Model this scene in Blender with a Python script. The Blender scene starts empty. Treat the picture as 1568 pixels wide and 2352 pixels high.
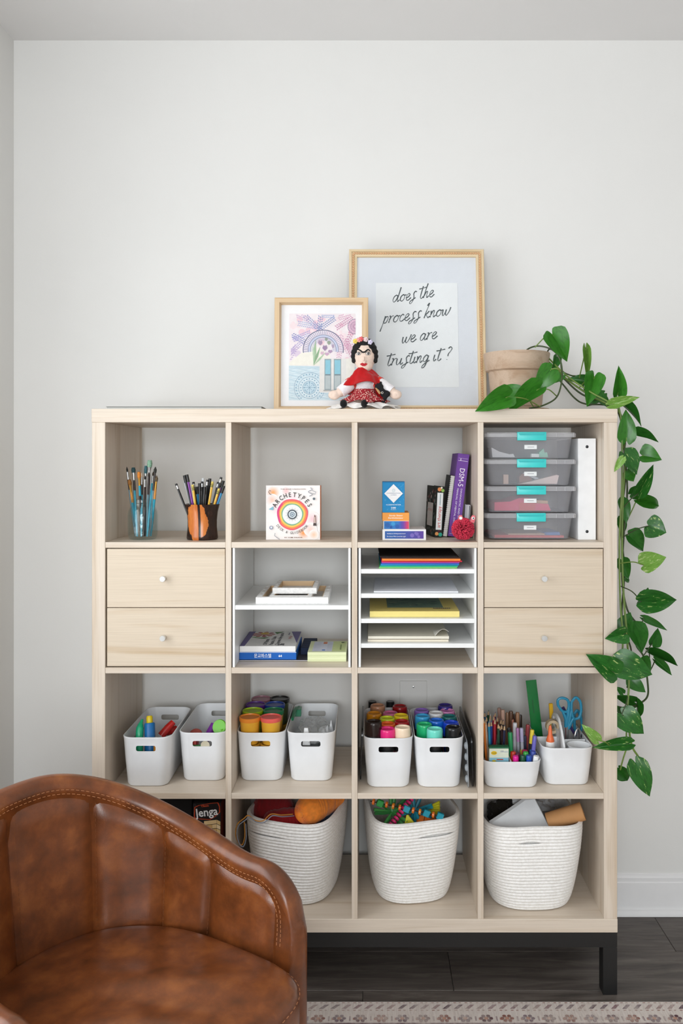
import bpy, bmesh, math, random
from mathutils import Vector, Matrix, Euler, noise
random.seed(7)
PI = math.pi
SC = bpy.context.scene
COL = SC.collection
# ------------------------------------------------------------------ camera
F, VX, VY, CZ = 1956.0, 846.0, 1059.0, 1.495      # focal length and vanishing point in photo pixels, eye height
cam = bpy.data.cameras.new('camera'); camo = bpy.data.objects.new('camera', cam); COL.objects.link(camo)
camo.location = (0, 0, CZ); camo.rotation_euler = (PI/2, 0, 0)
cam.sensor_fit = 'VERTICAL'; cam.sensor_height = 36; cam.sensor_width = 24; cam.lens = F/2352*36
cam.shift_x = -(VX-784)/2352; cam.shift_y = -(1176-VY)/2352; cam.clip_start = .05
SC.camera = camo
# ------------------------------------------------------------------ light
SC.view_settings.view_transform = 'Standard'; SC.view_settings.look = 'None'
SC.view_settings.gamma = 1; SC.view_settings.use_curve_mapping = False
SC.view_settings.exposure = -0.2
wld = bpy.data.worlds.new('daylight'); SC.world = wld; wld.use_nodes = True
wld.node_tree.nodes['Background'].inputs[0].default_value = (.86, .93, 1, 1)
wld.node_tree.nodes['Background'].inputs[1].default_value = 1.0
def area(name, loc, rot, sx, sy, power, col):
    l = bpy.data.lights.new(name, 'AREA'); l.shape = 'RECTANGLE'; l.size = sx; l.size_y = sy
    l.energy = power; l.color = col
    o = bpy.data.objects.new(name, l); o.location = loc; o.rotation_euler = rot; COL.objects.link(o)
area('window_left_offscreen', (-1.36, 1.3, 1.6), (0, -PI/2, 0), 1.6, 1.35, 34, (.95, .98, 1))
area('window_rear_offscreen', (-.15, -2.83, 1.68), (PI/2, 0, 0), 1.95, 1.6, 148, (.93, .97, 1))
# ------------------------------------------------------------------ helpers
def lin(h):
    h = h.lstrip('#'); r = []
    for i in (0, 2, 4):
        v = int(h[i:i+2], 16)/255
        r.append(v/12.92 if v <= .04045 else ((v+.055)/1.055)**2.4)
    return tuple(r)
def PX(px, Y): return (px-VX)*Y/F
def PZ(py, Y): return CZ-(py-VY)*Y/F
def P3(px, py, Y): return Vector((PX(px, Y), Y, PZ(py, Y)))
MATS = {}
def nt(name):
    m = bpy.data.materials.new(name); m.use_nodes = True
    return m, m.node_tree.nodes, m.node_tree.links, m.node_tree.nodes['Principled BSDF']
def bump(N, L, b, src, strength, dist=.001):
    bp = N.new('ShaderNodeBump'); bp.inputs['Strength'].default_value = strength; bp.inputs['Distance'].default_value = dist
    L.new(src, bp.inputs['Height']); L.new(bp.outputs[0], b.inputs['Normal'])
def ramp(N, stops):
    r = N.new('ShaderNodeValToRGB'); e = r.color_ramp.elements
    while len(e) < len(stops): e.new(.5)
    for k, (p, c) in enumerate(stops): e[k].position = p; e[k].color = (*c, 1)
    return r
def coords(N, L, scale=(1, 1, 1), out='Object'):
    tc = N.new('ShaderNodeTexCoord'); mp = N.new('ShaderNodeMapping'); mp.inputs['Scale'].default_value = scale
    L.new(tc.outputs[out], mp.inputs[0]); return mp.outputs[0]
def tex(N, L, vec, scale, detail=3, rough=.5, dist=0):
    t = N.new('ShaderNodeTexNoise'); t.inputs['Scale'].default_value = scale; t.inputs['Detail'].default_value = detail
    t.inputs['Roughness'].default_value = rough; t.inputs['Distortion'].default_value = dist
    L.new(vec, t.inputs['Vector']); return t.outputs['Fac']
def mat(name, col, rough=.5, metal=0, var=.05, vs=30, bmp=0, bs=300, coat=0, sheen=0, spec=.5):
    if name in MATS: return MATS[name]
    m, N, L, b = nt(name); c = lin(col) if isinstance(col, str) else col
    v = coords(N, L); f = tex(N, L, v, vs)
    r = ramp(N, [(.3, tuple(x*(1-var) for x in c)), (.7, tuple(min(1, x*(1+var)) for x in c))])
    L.new(f, r.inputs[0]); L.new(r.outputs[0], b.inputs['Base Color'])
    b.inputs['Roughness'].default_value = rough; b.inputs['Metallic'].default_value = metal
    b.inputs['Coat Weight'].default_value = coat; b.inputs['Sheen Weight'].default_value = sheen
    b.inputs['Specular IOR Level'].default_value = spec
    if bmp: bump(N, L, b, tex(N, L, v, bs, 2), bmp)
    MATS[name] = m; return m
def pl(col, rough=.35): return mat('plastic_'+col.strip('#')+('' if rough == .35 else str(int(rough*100))), col, rough, var=.03)
def paper(col): return mat('paper_'+col.strip('#'), col, .7, var=.012, vs=60, spec=.3)
def fabric(col): return mat('fabric_'+col.strip('#'), col, .9, var=.1, vs=120, bmp=.4, bs=900, sheen=.2, spec=.2)
def wood(name, c0, c1, axis, rough=.45, fine=1.0):
    if name in MATS: return MATS[name]
    m, N, L, b = nt(name)
    s = {'x': (1.2, 26, 26), 'y': (26, 1.2, 26), 'z': (26, 26, 1.2)}[axis]
    v = coords(N, L, s); a = tex(N, L, v, 1.0*fine, 4, .55, .6)
    s2 = {'x': (6, 400, 400), 'y': (400, 6, 400), 'z': (400, 400, 6)}[axis]
    v2 = coords(N, L, s2); a2 = tex(N, L, v2, 1.0, 2, .5)
    r = ramp(N, [(.3, lin(c1)), (.48, lin(c0)), (.6, lin(c0)), (.75, lin(c1))]); L.new(a, r.inputs[0])
    r2 = ramp(N, [(.3, (.86, .84, .82)), (.6, (1, 1, 1))]); L.new(a2, r2.inputs[0])
    mx = N.new('ShaderNodeMix'); mx.data_type = 'RGBA'; mx.blend_type = 'MULTIPLY'; mx.inputs['Factor'].default_value = .6
    L.new(r.outputs[0], mx.inputs['A']); L.new(r2.outputs[0], mx.inputs['B']); L.new(mx.outputs['Result'], b.inputs['Base Color'])
    b.inputs['Roughness'].default_value = rough
    bump(N, L, b, a2, .08)
    MATS[name] = m; return m
def clear(name, col, alpha, rough=.15, body=.0):
    """thin see-through plastic or glass: transparent mixed with a milky body"""
    if name in MATS: return MATS[name]
    m, N, L, b = nt(name); c = lin(col)
    v = coords(N, L); f = tex(N, L, v, 25); r = ramp(N, [(.3, tuple(x*.96 for x in c)), (.7, c)]); L.new(f, r.inputs[0])
    L.new(r.outputs[0], b.inputs['Base Color']); b.inputs['Roughness'].default_value = rough
    b.inputs['Alpha'].default_value = alpha
    MATS[name] = m; return m
def ink():
    if 'printed_ink' in MATS: return MATS['printed_ink']
    m, N, L, b = nt('printed_ink')
    a = N.new('ShaderNodeAttribute'); a.attribute_name = 'Col'
    f = tex(N, L, coords(N, L), 90, 3); r = ramp(N, [(.3, (.93, .93, .93)), (.7, (1, 1, 1))]); L.new(f, r.inputs[0])
    mx = N.new('ShaderNodeMix'); mx.data_type = 'RGBA'; mx.blend_type = 'MULTIPLY'; mx.inputs['Factor'].default_value = 1
    L.new(a.outputs['Color'], mx.inputs['A']); L.new(r.outputs[0], mx.inputs['B']); L.new(mx.outputs['Result'], b.inputs['Base Color'])
    b.inputs['Roughness'].default_value = .5; b.inputs['Specular IOR Level'].default_value = .3
    MATS['printed_ink'] = m; return m
# ---- objects
def tag(o, label=None, cat=None, group=None, kind=None):
    if label: o['label'] = label
    if cat: o['category'] = cat
    if group: o['group'] = group
    if kind: o['kind'] = kind
    return o
def T(name, label, cat, loc, rz=0, group=None):
    o = bpy.data.objects.new(name, None); COL.objects.link(o); o.empty_display_size = .05
    o.location = loc; o.rotation_euler = (0, 0, rz)
    return tag(o, label, cat, group)
def inv(par):
    """world -> local of the thing a part belongs to"""
    while par.parent: par = par.parent
    return par.matrix_basis.inverted()
def finish(me, m, smooth=35):
    if m:
        for x in (m if isinstance(m, (list, tuple)) else [m]): me.materials.append(x)
    if smooth:
        me.polygons.foreach_set('use_smooth', [True]*len(me.polygons))
        me.set_sharp_from_angle(angle=math.radians(smooth))
    me.update()
def O(name, bm, m, par=None, world=True, loc=None, rot=None, smooth=35):
    """one mesh object; 'world': its vertices are world coordinates"""
    me = bm if isinstance(bm, bpy.types.Mesh) else bpy.data.meshes.new(name)
    if not isinstance(bm, bpy.types.Mesh):
        if par is not None and world: bm.transform(inv(par))
        bmesh.ops.recalc_face_normals(bm, faces=bm.faces)
        bm.to_mesh(me); bm.free()
    elif par is not None and world: me.transform(inv(par))
    finish(me, m, smooth)
    o = bpy.data.objects.new(name, me); COL.objects.link(o)
    if par is not None: o.parent = par
    if loc is not None: o.location = loc
    if rot is not None: o.rotation_euler = rot
    return o
def base(o):
    """move a single-mesh thing's origin to the middle of its base"""
    me = o.data; vs = [v.co for v in me.vertices]
    lo = Vector([min(v[i] for v in vs) for i in range(3)]); hi = Vector([max(v[i] for v in vs) for i in range(3)])
    c = Vector(((lo.x+hi.x)/2, (lo.y+hi.y)/2, lo.z)); me.transform(Matrix.Translation(-c)); o.location = c
    return o
def copy_tree(o, par=None):
    c = o.copy(); COL.objects.link(c)
    if par is not None: c.parent = par
    for ch in list(o.children): copy_tree(ch, c)
    return c
B = bmesh.new
def box(bm, x0, x1, y0, y1, z0, z1, bev=0, seg=1):
    M = Matrix.LocRotScale(Vector(((x0+x1)/2, (y0+y1)/2, (z0+z1)/2)), None, Vector((abs(x1-x0), abs(y1-y0), abs(z1-z0))))
    r = bmesh.ops.create_cube(bm, size=1, matrix=M)
    if bev:
        es = list({e for v in r['verts'] for e in v.link_edges})
        bmesh.ops.bevel(bm, geom=es, offset=bev, segments=seg, affect='EDGES', profile=.6)
    return bm
def xform(bm, M, start=0):
    bm.verts.ensure_lookup_table()
    for v in bm.verts[start:]: v.co = M @ v.co
def loft(bm, rings, cap0=True, cap1=True, closed=True):
    vr = [[bm.verts.new(p) for p in r] for r in rings]
    n = len(vr[0])
    for a, b in zip(vr, vr[1:]):
        for i in range(n if closed else n-1):
            j = (i+1) % n
            try: bm.faces.new((a[i], a[j], b[j], b[i]))
            except ValueError: pass
    if cap0: bm.faces.new(vr[0][::-1])
    if cap1: bm.faces.new(vr[-1])
    return vr
def circ(r, z, n, c=(0, 0), ph=0):
    return [(c[0]+r*math.cos(2*PI*i/n+ph), c[1]+r*math.sin(2*PI*i/n+ph), z) for i in range(n)]
def lathe(bm, prof, n=24, c=(0, 0, 0), cap0=True, cap1=True):
    return loft(bm, [circ(max(r, 1e-5), z+c[2], n, c) for r, z in prof], cap0, cap1)
def rrect(w, d, r, k=5, c=(0, 0)):
    p = []
    for sx, sy, a0 in ((1, 1, 0), (-1, 1, PI/2), (-1, -1, PI), (1, -1, 1.5*PI)):
        for i in range(k+1):
            a = a0+PI/2*i/k; p.append((c[0]+sx*(w/2-r)+r*math.cos(a), c[1]+sy*(d/2-r)+r*math.sin(a)))
    return p
def tube(bm, pts, r, n=6, caps=True):
    pts = [Vector(p) for p in pts]; rs = r if isinstance(r, (list, tuple)) else [r]*len(pts)
    rings = []; ref = None
    for i, p in enumerate(pts):
        d = (pts[min(i+1, len(pts)-1)]-pts[max(i-1, 0)]).normalized()
        if ref is None: ref = d.orthogonal().normalized()
        ref = (ref-d*ref.dot(d)).normalized(); s = d.cross(ref)
        rings.append([p+(ref*math.cos(2*PI*k/n)+s*math.sin(2*PI*k/n))*max(rs[i], 1e-5) for k in range(n)])
    return loft(bm, rings, caps, caps)
def spline(pts, k=6):
    pts = [Vector(p) for p in pts]; out = []
    q = [2*pts[0]-pts[1]]+pts+[2*pts[-1]-pts[-2]]
    for i in range(1, len(q)-2):
        p0, p1, p2, p3 = q[i-1:i+3]
        for j in range(k):
            t = j/k
            out.append(.5*((2*p1)+(p2-p0)*t+(2*p0-5*p1+4*p2-p3)*t*t+(3*p1-p0-3*p2+p3)*t**3))
    return out+[pts[-1]]
def prism(bm, poly, a0, a1, plane='xy', c=(0, 0, 0)):
    def mk(u, v, w): return {'xy': (c[0]+u, c[1]+v, c[2]+w), 'xz': (c[0]+u, c[1]+w, c[2]+v), 'yz': (c[0]+w, c[1]+u, c[2]+v)}[plane]
    return loft(bm, [[mk(u, v, a0) for u, v in poly], [mk(u, v, a1) for u, v in poly]])
def ball(bm, c, r, s=(1, 1, 1), sub=2):
    M = Matrix.LocRotScale(Vector(c), None, Vector(s)*r)
    bmesh.ops.create_icosphere(bm, subdivisions=sub, radius=1, matrix=M); return bm
def applied(bm, mods):
    """mesh of bm after modifiers given as (type, {settings}) """
    me = bpy.data.meshes.new('tmp'); bmesh.ops.recalc_face_normals(bm, faces=bm.faces); bm.to_mesh(me); bm.free()
    o = bpy.data.objects.new('tmp', me); COL.objects.link(o)
    for t, kw in mods:
        md = o.modifiers.new(t, t)
        for k, v in kw.items(): setattr(md, k, v)
    dg = bpy.context.evaluated_depsgraph_get(); dg.update()
    r = bpy.data.meshes.new_from_object(o.evaluated_get(dg)); bpy.data.objects.remove(o); r.materials.clear()
    return r
def cut(bm, bmc):
    me = bpy.data.meshes.new('tmpc'); bmesh.ops.recalc_face_normals(bmc, faces=bmc.faces); bmc.to_mesh(me); bmc.free()
    oc = bpy.data.objects.new('tmpc', me); COL.objects.link(oc)
    r = applied(bm, [('BOOLEAN', dict(operation='DIFFERENCE', solver='EXACT', object=oc))])
    bpy.data.objects.remove(oc); return r
# ---- flat print
_tx = {}
def text_geo(s, bold=0):
    k = (s, bold)
    if k not in _tx:
        cu = bpy.data.curves.new('t', 'FONT'); cu.body = s; cu.size = 1; cu.offset = bold; cu.resolution_u = 2
        o = bpy.data.objects.new('t', cu); me = o.to_mesh()
        vs = [(v.co.x, v.co.y) for v in me.vertices]; fs = [tuple(p.vertices) for p in me.polygons]
        o.to_mesh_clear(); bpy.data.objects.remove(o); bpy.data.curves.remove(cu)
        _tx[k] = (vs, fs)
    return _tx[k]
class Canvas:
    """flat print in (u right, v up); each call lies a hair above the one before"""
    def __init__(s, eps=.00004): s.v = []; s.f = []; s.c = []; s.k = 0; s.eps = eps; s.last = None; s.hold = False
    def add(s, pts, faces, col):
        n = len(s.v); s.k += .06 if s.hold else 1; s.last = col; w = -s.eps*s.k
        s.v += [(p[0], w, p[1]) for p in pts]; s.f += [tuple(i+n for i in f) for f in faces]
        s.c += [lin(col) if isinstance(col, str) else col]*len(faces); return s
    def poly(s, pts, col): return s.add(pts, [tuple(range(len(pts)))], col)
    def rect(s, x0, y0, x1, y1, col): return s.poly([(x0, y0), (x1, y0), (x1, y1), (x0, y1)], col)
    def disc(s, x, y, r, col, n=24, ry=None): return s.poly([(x+r*math.cos(2*PI*i/n), y+(ry or r)*math.sin(2*PI*i/n)) for i in range(n)], col)
    def ring(s, x, y, r0, r1, col, n=40, a0=0, a1=2*PI, wob=0):
        p = []
        for i in range(n+1):
            a = a0+(a1-a0)*i/n; g = 1+wob*math.sin(3*a+1)+wob*.6*math.sin(7*a)
            p += [(x+r0*g*math.cos(a), y+r0*g*math.sin(a)), (x+r1*g*math.cos(a), y+r1*g*math.sin(a))]
        return s.add(p, [(2*i, 2*i+1, 2*i+3, 2*i+2) for i in range(n)], col)
    def line(s, pts, w, col):
        p = []; pts = [Vector((q[0], q[1])) for q in pts]
        for i, q in enumerate(pts):
            d = pts[min(i+1, len(pts)-1)]-pts[max(i-1, 0)]
            d = d.normalized() if d.length else Vector((1, 0)); n = Vector((-d.y, d.x))*(w[i] if isinstance(w, list) else w)/2
            p += [tuple(q+n), tuple(q-n)]
        return s.add(p, [(2*i, 2*i+1, 2*i+3, 2*i+2) for i in range(len(pts)-1)], col)
    def text(s, t, x, y, size, col, bold=0, rot=0, align=.5, wx=1):
        vs, fs = text_geo(t, bold)
        if not vs: return s
        x0 = min(v[0] for v in vs); x1 = max(v[0] for v in vs); c, sn = math.cos(rot), math.sin(rot); p = []
        for a, b in vs:
            a = (a-x0-(x1-x0)*align)*size*wx; b = b*size; p.append((x+a*c-b*sn, y+a*sn+b*c))
        return s.add(p, fs, col)
    def fit(s, t, x0, x1, y, h, col, bold=0, rot=0):
        """text squeezed to lie between x0 and x1 with capital height h"""
        vs, fs = text_geo(t, bold); w = max(v[0] for v in vs)-min(v[0] for v in vs)
        size = h/.7; return s.text(t, (x0+x1)/2, y, size, col, bold, rot, .5, (x1-x0)/(w*size))
    def build(s, par, M=None, name='print', m=None, world=True):
        me = bpy.data.meshes.new(name); me.from_pydata(s.v, [], s.f)
        at = me.color_attributes.new('Col', 'FLOAT_COLOR', 'CORNER'); buf = []
        for p, c in zip(me.polygons, s.c): buf += [*c, 1]*len(p.vertices)
        at.data.foreach_set('color', buf)
        if M is not None: me.transform(M)
        if world: me.transform(inv(par))
        finish(me, m or ink(), 0)
        o = bpy.data.objects.new(name, me); COL.objects.link(o); o.parent = par; return o
def LT(x, y, z): return Matrix.Translation((x, y, z))
RX = lambda a: Matrix.Rotation(a, 4, 'X')
RY = lambda a: Matrix.Rotation(a, 4, 'Y')
RZ = lambda a: Matrix.Rotation(a, 4, 'Z')
FLAT = RX(-PI/2)          # lay a print flat, facing up
# ------------------------------------------------------------------ the room
XL, XR, YB, YF, ZC = -1.174, 3.3, 2.82, -2.6, 2.888
def plaster(name, col):
    m, N, L, b = nt(name); v = coords(N, L); f = tex(N, L, v, 3, 3)
    c = lin(col); r = ramp(N, [(.35, tuple(x*.985 for x in c)), (.65, c)]); L.new(f, r.inputs[0]); L.new(r.outputs[0], b.inputs['Base Color'])
    b.inputs['Roughness'].default_value = .75; b.inputs['Specular IOR Level'].default_value = .25
    bump(N, L, b, tex(N, L, v, 220, 3), .12); return m
WALL = plaster('wall_paint', '#ecebe8'); CEIL = plaster('ceiling_paint', '#f2f1f0')
TRIM = mat('trim_paint', '#efeeee', .35, var=.01)
def struct(name, bm, m, par=None): return tag(O(name, bm, m, par), kind='structure')
struct('wall_back', box(B(), XL-.1, XR+.1, YB, YB+.1, 0, ZC), WALL)
struct('ceiling', box(B(), XL-.1, XR+.1, YF-.1, YB+.1, ZC, ZC+.1), CEIL)
struct('wall_right', box(B(), XR, XR+.1, YF-.1, YB, 0, ZC), WALL)
def holed(axis, a0, a1, h0, h1, b0, b1, u0, u1):
    bm = B()
    for (p0, p1, q0, q1) in ((a0, b0, 0, ZC), (b1, a1, 0, ZC), (b0, b1, 0, h0), (b0, b1, h1, ZC)):
        box(bm, *((u0, u1, p0, p1, q0, q1) if axis == 'y' else (p0, p1, u0, u1, q0, q1)))
    return bm
struct('wall_left', holed('y', YF-.1, YB, .8, 2.4, .63, 1.97, XL-.1, XL), WALL)
struct('wall_front', holed('x', XL, XR, .86, 2.5, -1.1, .8, YF-.1, YF), WALL)
GLASS = clear('window_glass', '#f4fbff', .06, .02)
def window(name, axis, b0, b1, h0, h1, u0, u1):
    e = bpy.data.objects.new(name, None); COL.objects.link(e); um = (u0+u1)/2; e['kind'] = 'structure'
    e.location = ((um, (b0+b1)/2, h0) if axis == 'y' else ((b0+b1)/2, um, h0))
    def bb(bm, p0, p1, w0, w1, q0, q1): return box(bm, *((w0, w1, p0, p1, q0, q1) if axis == 'y' else (p0, p1, w0, w1, q0, q1)), .003)
    f = B(); k = .05
    for a in ((b0, b0+k, h0, h1), (b1-k, b1, h0, h1), (b0+k, b1-k, h0, h0+k), (b0+k, b1-k, h1-k, h1)): bb(f, a[0], a[1], um-.02, um+.02, a[2], a[3])
    O('window_frame', f, TRIM, e)
    f = B(); bb(f, (b0+b1)/2-.018, (b0+b1)/2+.018, um-.015, um+.015, h0+k, h1-k); O('mullion', f, TRIM, e)
    f = B(); bb(f, b0+k, b1-k, um-.015, um+.015, (h0+h1)/2-.018, (h0+h1)/2+.018); O('glazing_bar', f, TRIM, e)
    for a, c in ((b0+k, (b0+b1)/2), ((b0+b1)/2, b1-k)): O('pane', bb(B(), a, c, um-.003, um+.003, h0+k, h1-k), GLASS, e)
    s = 1 if axis == 'y' else 1
    O('window_sill', bb(B(), b0-.03, b1+.03, max(u0, u1)-.01, max(u0, u1)+.06, h0-.03, h0), TRIM, e)
window('window_1', 'y', .63, 1.97, .8, 2.4, XL-.1, XL)
window('window_2', 'x', -1.1, .8, .86, 2.5, YF-.1, YF)
# floor: base plus planks
def plankmat():
    m, N, L, b = nt('grey_oak_plank'); oi = N.new('ShaderNodeObjectInfo')
    tc = N.new('ShaderNodeTexCoord'); mp = N.new('ShaderNodeMapping'); L.new(tc.outputs['Object'], mp.inputs[0])
    mp.inputs['Scale'].default_value = (1.6, 15, 15)
    ad = N.new('ShaderNodeVectorMath'); ad.operation = 'ADD'; L.new(mp.outputs[0], ad.inputs[0])
    cx = N.new('ShaderNodeCombineXYZ'); mu = N.new('ShaderNodeMath'); mu.operation = 'MULTIPLY'; mu.inputs[1].default_value = 40
    L.new(oi.outputs['Random'], mu.inputs[0]); L.new(mu.outputs[0], cx.inputs[0]); L.new(cx.outputs[0], ad.inputs[1])
    f = tex(N, L, ad.outputs[0], 2.2, 6, .65, .8)
    r = ramp(N, [(.25, lin('#38332f')), (.5, lin('#5a524c')), (.75, lin('#787069'))]); L.new(f, r.inputs[0])
    hs = N.new('ShaderNodeHueSaturation'); L.new(r.outputs[0], hs.inputs['Color'])
    mr = N.new('ShaderNodeMapRange'); mr.inputs['To Min'].default_value = .8; mr.inputs['To Max'].default_value = 1.15
    L.new(oi.outputs['Random'], mr.inputs[0]); L.new(mr.outputs[0], hs.inputs['Value']); L.new(hs.outputs[0], b.inputs['Base Color'])
    b.inputs['Roughness'].default_value = .48; bump(N, L, b, f, .15, .002); return m
PLANK = plankmat()
flo = struct('floor', box(B(), XL-.1, XR+.1, YF-.1, YB, -.06, -.008), mat('floor_underlay', '#2b2826', .9))
PW = .192; pm = {}
joint = {0: -.016, 1: .241, 2: .937}
r = 0; y1 = 2.405
rows = []
yy = 2.405-.192*27
for i in range(30):
    y0 = yy+i*PW; k = round((y0-2.405)/PW)+1
    j = joint.get(k, random.uniform(-1, 1)); x = j
    while x > XL: x -= 1.22
    while x < XR:
        a, c = max(x, XL), min(x+1.22, XR); e0, e1 = max(y0, YF), min(y0+PW, YB)
        if c-a > .02 and e1-e0 > .02:
            key = (round(c-a, 3), round(e1-e0, 3))
            if key not in pm:
                bm = box(B(), -(c-a)/2+.0006, (c-a)/2-.0006, -(e1-e0)/2+.0006, (e1-e0)/2-.0006, -.008, 0, .0012)
                me = bpy.data.meshes.new('plank'); bm.to_mesh(me); bm.free(); me.materials.append(PLANK); pm[key] = me
            o = bpy.data.objects.new('plank', pm[key]); COL.objects.link(o); o.parent = flo; o.location = ((a+c)/2, (e0+e1)/2, 0)
        x += 1.22
# baseboards (profiled)
def baseboard(name, pts, L0, L1, axis, s):
    bm = B(); d = 0
    rings = [[((t, s[0]-u*s[1], z) if axis == 'x' else (s[0]+u*s[1], t, z)) for u, z in pts] for t in (L0, L1)]
    loft(bm, rings); return struct(name, bm, TRIM)
prof = [(0, 0), (.016, 0), (.016, .014), (.0145, .018), (.012, .028), (.0115, .1), (.011, .103), (.008, .106), (.008, .118), (.005, .122), (.004, .128), (0, .13)]
baseboard('baseboard_back', prof, XL, XR, 'x', (YB, 1))
baseboard('baseboard_left', prof, YF, YB-.016, 'y', (XL, 1))
baseboard('baseboard_right', prof, YF, YB-.016, 'y', (XR, -1))
sh = [(u*0+.016+u, z) for u, z in ((0, 0), (.012, 0), (.011, .008), (.007, .014), (0, .017))]
tag(O('trim_1', loft_bm := (lambda bm: (loft(bm, [[(t, YB-u, z) for u, z in sh] for t in (XL+.03, XR-.03)]), bm)[1])(B()), TRIM), kind='structure')
# blank plate on the wall behind the third column
wp = T('wall_plate', 'white blank cover plate screwed to the wall behind the paint bottles', 'wall plate', (.1485, YB, .72))
O('plate', box(B(), .1035, .1935, YB-.004, YB, .676, .768, .003, 2), WALL, wp)
O('screw', (lambda bm: (lathe(bm, [(.003, 0), (.003, .0012), (.001, .0016)], 10), xform(bm, LT(.1485, YB-.004, .748) @ RX(PI/2)), bm)[2])(B()), mat('screw_steel', '#b8b8b8', .3, .9), wp)

# ------------------------------------------------------------------ bookcase
SY0, SY1 = 2.384, 2.774
OX = wood('oak_veneer_x', '#ded0bf', '#cdbaa3', 'x'); OZ = wood('oak_veneer_z', '#ded0bf', '#cdbaa3', 'z'); OYW = wood('oak_veneer_y', '#e3d3be', '#d2bc9f', 'y')
ODR = wood('oak_veneer_drawer', '#d9c9b3', '#c7ae8d', 'x', fine=.7)
BLK = mat('black_steel', '#131313', .5, var=.04)
bk = T('bookcase', 'large pale oak cube bookcase with sixteen openings on a black metal base', 'bookcase', (-.039, 2.579, 0))
X0, X1, Z0, Z1 = -.774, .696, .175, 1.6414
O('top_panel', box(B(), X0-.001, X1+.001, SY0-.001, SY1, Z1-.038, Z1, .0012), OX, bk)
O('bottom_panel', box(B(), X0-.001, X1+.001, SY0-.001, SY1, Z0, Z0+.038, .0012), OX, bk)
zi0, zi1 = Z0+.038, Z1-.038
for a, c in ((X0, X0+.037), (X1-.037, X1)): O('side_panel', box(B(), a, c, SY0, SY1, zi0, zi1, .0008), OZ, bk)
CW = (1.47-.074-.048)/4
cx0 = [X0+.037+i*(CW+.016) for i in range(4)]
for i in (1, 2, 3): O('divider', box(B(), cx0[i]-.016, cx0[i], SY0+.0004, SY1, zi0, zi1, .0006), OZ, bk)
CH = (zi1-zi0-.048)/4
ST = [zi1-CH, zi1-2*CH-.016, zi1-3*CH-.032, zi0]          # top of each row's floor
for rz in ST[:3]:
    for i in range(4): O('shelf', box(B(), cx0[i]+.0003, cx0[i]+CW-.0003, SY0+.0012, SY1, rz-.016, rz, .0006), OX, bk)
fr = O('base_frame', (lambda bm: (box(bm, X0, X1, SY0, SY0+.04, Z0-.042, Z0, .001), box(bm, X0, X1, SY1-.04, SY1, Z0-.042, Z0, .001), box(bm, X0, X0+.04, SY0+.04, SY1-.04, Z0-.042, Z0, .001), box(bm, X1-.04, X1, SY0+.04, SY1-.04, Z0-.042, Z0, .001), bm)[4])(B()), BLK, bk)
for a in (X0, X1-.04):
    for d in (SY0, SY1-.04): O('leg', box(B(), a, a+.04, d, d+.04, 0, Z0-.042, .001), BLK, bk)
# drawer inserts
KN = mat('knob_metal', '#dcdcda', .3, .6)
DARKIN = OYW
def drawers(ci, label, gap):
    x0 = cx0[ci]; x1 = x0+CW; z0 = ST[1]; z1 = ST[0]-.016
    t = T('drawer_unit', label, 'drawers', ((x0+x1)/2, 2.58, z0), 0, 'pairs of oak drawers')
    bm = B()
    for a in ((x0+.002, x0+.014, z0+.001, z1-.002), (x1-.014, x1-.002, z0+.001, z1-.002), (x0+.014, x1-.014, z0+.001, z0+.009), (x0+.014, x1-.014, z1-.010, z1-.002)): box(bm, a[0], a[1], SY0+.025, SY1-.02, a[2], a[3])
    box(bm, x0+.002, x1-.002, SY1-.02, SY1-.014, z0+.001, z1-.002)
    O('body', bm, DARKIN, t)
    zm = (z0+z1)/2
    for a, c in ((z0+.004, zm-.001), (zm+.001, z1-.003)):
        d = O('drawer_front', box(B(), x0+gap, x1-.002, SY0+.003, SY0+.021, a, c, .0008), ODR, t)
        xc = (x0+x1)/2-.004+ (.003 if ci else 0); zc = (a+c)/2
        kb = B(); lathe(kb, [(.005, 0), (.0045, .009), (.008, .011), (.0083, .02), (.0075, .022)], 20); xform(kb, LT(xc, SY0+.003, zc) @ RX(PI/2))
        tag(O('knob', kb, KN, d), 'small round metal knob')
        box_ = O('drawer_box', box(B(), x0+.016, x1-.016, SY0+.021, SY0+.33, a+.01, c-.02), DARKIN, t)
drawers(0, 'two pale oak drawers with round metal knobs under the shelf of brushes and pencils', .0045)
drawers(3, 'two pale oak drawers with round metal knobs under the clear plastic boxes', .0025)
# white inserts
WH = mat('white_melamine', '#f1f2f1', .35, var=.01)
def insert(ci, label, shelves):
    x0 = cx0[ci]; x1 = x0+CW; z0 = ST[1]; z1 = ST[0]-.016
    t = T('shelf_insert', label, 'shelf insert', ((x0+x1)/2, 2.58, z0))
    for a, c in ((x0+.003, x0+.0095), (x1-.0095, x1-.003)): O('side', box(B(), a, c, SY0+.004, SY1-.004, z0+.0005, z1-.0005, .0005), WH, t)
    for z in shelves: O('shelf', box(B(), x0+.0095, x1-.0095, SY0+.006, SY1-.006, z-.0125, z, .0005), WH, t)
INS1 = 1.0904; INS2 = [1.1918, 1.1233, 1.0526, .9831]
insert(1, 'white insert with a single shelf that holds small blank canvases', [INS1])
insert(2, 'white paper sorter insert with four shelves of paper', INS2)
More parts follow.
